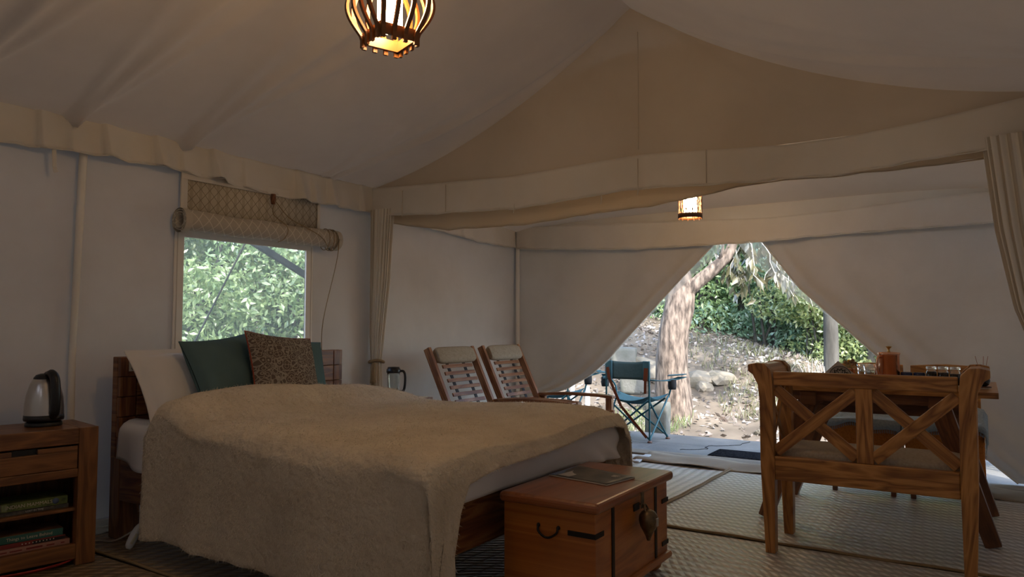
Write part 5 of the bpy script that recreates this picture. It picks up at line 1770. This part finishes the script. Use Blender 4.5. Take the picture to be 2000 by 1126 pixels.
for k, (x, y, r_, h, ln) in enumerate([(13.4, 5.2, .06, 4.2, .3), (13.0, 4.3, .05, 3.8, -.2), (13.7, 3.8, .055, 4.4, .2), (14.2, 4.8, .06, 4.6, .4), (13.2, 3.1, .05, 3.9, .1), (14.6, 3.3, .06, 4.8, -.3), (12.2, 1.45, .05, 3.8, .2), (12.6, .9, .055, 4.2, -.1), (15.2, 5.7, .07, 5, .1), (15.0, 2.2, .06, 4.9, .2)]):
    slim_tree((x, y), r_, h, ln, 'thin sapling trunk among the thicket up the bank', ('leaf_blue', 'leaf_green')[k % 2], True, 1800)
tk_a = bush('thicket_bush', 11000, 2.6, 1.25, .085, 'leaf_blue', 8, 16, .0)
tk_b = bush('thicket_bush', 11000, 2.8, 1.25, .085, 'leaf_green', 8, 16, .0)
tk_c = bush('thicket_bush', 8000, 2.0, 1.1, .08, 'leaf_warm', 6, 12, .0)
seen = set()
TS = [(tk_a, 13.3, 5.5), (tk_b, 13.3, 4.3), (tk_a, 13.1, 3.2), (tk_c, 12.6, 2.3), (tk_b, 13.3, 1.5), (tk_c, 12.5, .7), (tk_a, 15.6, 6.4), (tk_b, 15.8, 5.1), (tk_a, 16.0, 3.7), (tk_b, 15.7, 2.4), (tk_a, 15.2, 1.0), (tk_c, 12.3, 6.6),
      (tk_a, 17.9, 7.2), (tk_b, 18.2, 5.6), (tk_b, 18.4, 4.0), (tk_a, 18.2, 2.4), (tk_b, 17.6, .8), (tk_a, 14.6, -.4), (tk_b, 17.0, -1.2), (tk_a, 15.6, 8.2), (tk_b, 13.8, 7.6), (tk_c, 11.9, -.3), (tk_a, 20.5, 6.5), (tk_b, 20.8, 4.6), (tk_a, 20.8, 2.6), (tk_b, 20.2, .6)]
TK = {0: 'bluish green bush high on the bank behind the big trunk', 1: 'green bush in the middle of the thicket beyond the opening', 2: 'bluish green bush at the centre of the tent opening',
      3: 'yellowish low bush in front of the thicket', 4: 'green bush behind the grey slim tree', 5: 'yellowish low bush at the right of the opening'}
for k, (src, x, y) in enumerate(TS):
    o = src if src.name not in seen else copy_tree(src)
    seen.add(src.name)
    place(o, x, y, k * 1.7, (1.0 if k < 6 else 1.25) + .15 * (k % 3) * .5, TK.get(k, 'leafy bush in the deep thicket up the bank'), 'bush', 'thicket bushes up the bank')
# --- stones, blocks, litter, grass
def rock(x, y, sx, sy, sz, name, mat, label, dz=0, rz=0, group=None):
    bm = bmesh.new(); bmesh.ops.create_icosphere(bm, subdivisions=2, radius=1)
    ph = random.random() * 9
    mb = MB()
    V = []
    for v in bm.verts:
        q = v.co * (1 + .16 * math.sin(4 * v.co.x + ph) * math.cos(3 * v.co.y + ph) + .08 * random.uniform(-1, 1))
        V.append((q.x * sx, q.y * sy, q.z * sz))
    mb.add(V, [[w.index for w in f.verts] for f in bm.faces], None, False)
    bm.free()
    o = mb.build(name, mat)
    o.location = (x, y, float(gh(x, y)) + dz); o.rotation_euler = (0, 0, rz)
    return tag(o, label, 'rock', group)
def block(x, y, s, dz, rz, label):
    o = rounded_slab((-s[0] / 2, -s[1] / 2, 0), (s[0] / 2, s[1] / 2, s[2]), .02, 6, 6, 6, .008).build('concrete_block', 'block')
    o.location = (x, y, float(gh(x, y)) + dz); o.rotation_euler = (0, 0, rz)
    return tag(o, label, 'block', 'rough concrete steps')
block(9.0, 3.92, (.26, .32, .28), -.04, R(20), 'grey concrete step block left of the big trunk, lower one')
block(9.35, 4.2, (.26, .34, .28), .10, R(20), 'grey concrete step block left of the big trunk, upper one')
RK = [(9.55, 3.72, .26, .34, .20, 'long mossy bank stone between the steps and the trunk'), (9.75, 3.30, .20, .26, .14, 'pale sunlit stone just right of the big trunk'), (9.95, 3.05, .22, .24, .12, 'brown bank stone further right of the trunk'),
      (9.5, 4.1, .3, .3, .22, 'mossy stone behind the concrete steps'), (9.62, 3.18, .12, .14, .09, 'small pale stone at the foot of the bank'), (8.0, 2.0, .07, .09, .04, 'small stone on the path near the deck'), (7.75, 1.7, .05, .06, .035, 'little round stone at the deck edge')]
for k, (x, y, a, b, c_, lb) in enumerate(RK):
    rock(x, y, a, b, c_, 'rock', 'stone', lb, .02, k * .7, 'stones on the bank')
N = 9000
px = 7.25 + 5.6 * rng.random(N) ** .8; py = -.8 + 7.2 * rng.random(N)
keepm = rng.random(N) < np.clip(.35 + .65 * np.abs(py - (2.4 + .45 * (px - 8))) / .7, 0, 1)
px, py = px[keepm], py[keepm]
pos = np.stack([px, py, gh(px, py) + .012], 1)
lt = link(leaf_mesh('leaf_litter', pos, np.array([0, 0, 0.0]) + np.stack([rng.normal(0, 2, len(px)), rng.normal(0, 2, len(px)), np.zeros(len(px))], 1), .075, 'dry_leaf', .5), 'leaf_litter')
tag(lt, 'dry fallen leaves strewn over the bank', 'leaf litter', kind='stuff')
def grass(name, n, cx, cy, rx, ry, h, mat, label):
    a = rng.random(n) * 6.283; q = np.sqrt(rng.random(n))
    x = cx + rx * q * np.cos(a); y = cy + ry * q * np.sin(a)
    pos = np.stack([x, y, gh(x, y) - .01], 1)
    o = link(leaf_mesh(name, pos, np.stack([rng.normal(0, .6, n), rng.normal(0, .6, n), np.full(n, 3.2)], 1), h, mat, .07), name)
    tag(o, label, 'grass', kind='stuff')
grass('grass', 1100, 9.6, 2.1, 1.1, .8, .10, 'grass_leaf', 'low green weeds on the bank right of the path')
grass('grass', 500, 11.2, 3.0, 1.1, 1.2, .13, 'grass_leaf', 'thin grass at the top of the bank')
grass('grass', 500, 8.0, 3.3, .6, .5, .11, 'leaf_warm', 'sparse weeds around the foot of the big trunk')
for k, (x, y) in enumerate(((9.3, 1.75), (9.2, 1.55), (9.45, 1.62))):
    t_ = empty('dry_grass_tuft', (x, y, float(gh(x, y))), 0, ('middle tuft of pale dry grass seen just left of the napkin', 'tuft of pale dry grass nearest the deck, left of the napkin', 'furthest tuft of pale dry grass by the grey slim tree')[k], 'grass', 'dry grass tufts')
    for q in range(9):
        a = random.random() * 6.28; r_ = .05 + .14 * random.random(); h = .32 + .28 * random.random()
        MB().tube([(0.01 * math.cos(a), .01 * math.sin(a), -.03), (r_ * .35 * math.cos(a), r_ * .35 * math.sin(a), h * .6), (r_ * math.cos(a), r_ * math.sin(a), h)], [.0045, .0035, .0015], 4).build('stalk', 'dry_grass' if 'dry_grass' in MAT else 'twig', t_)
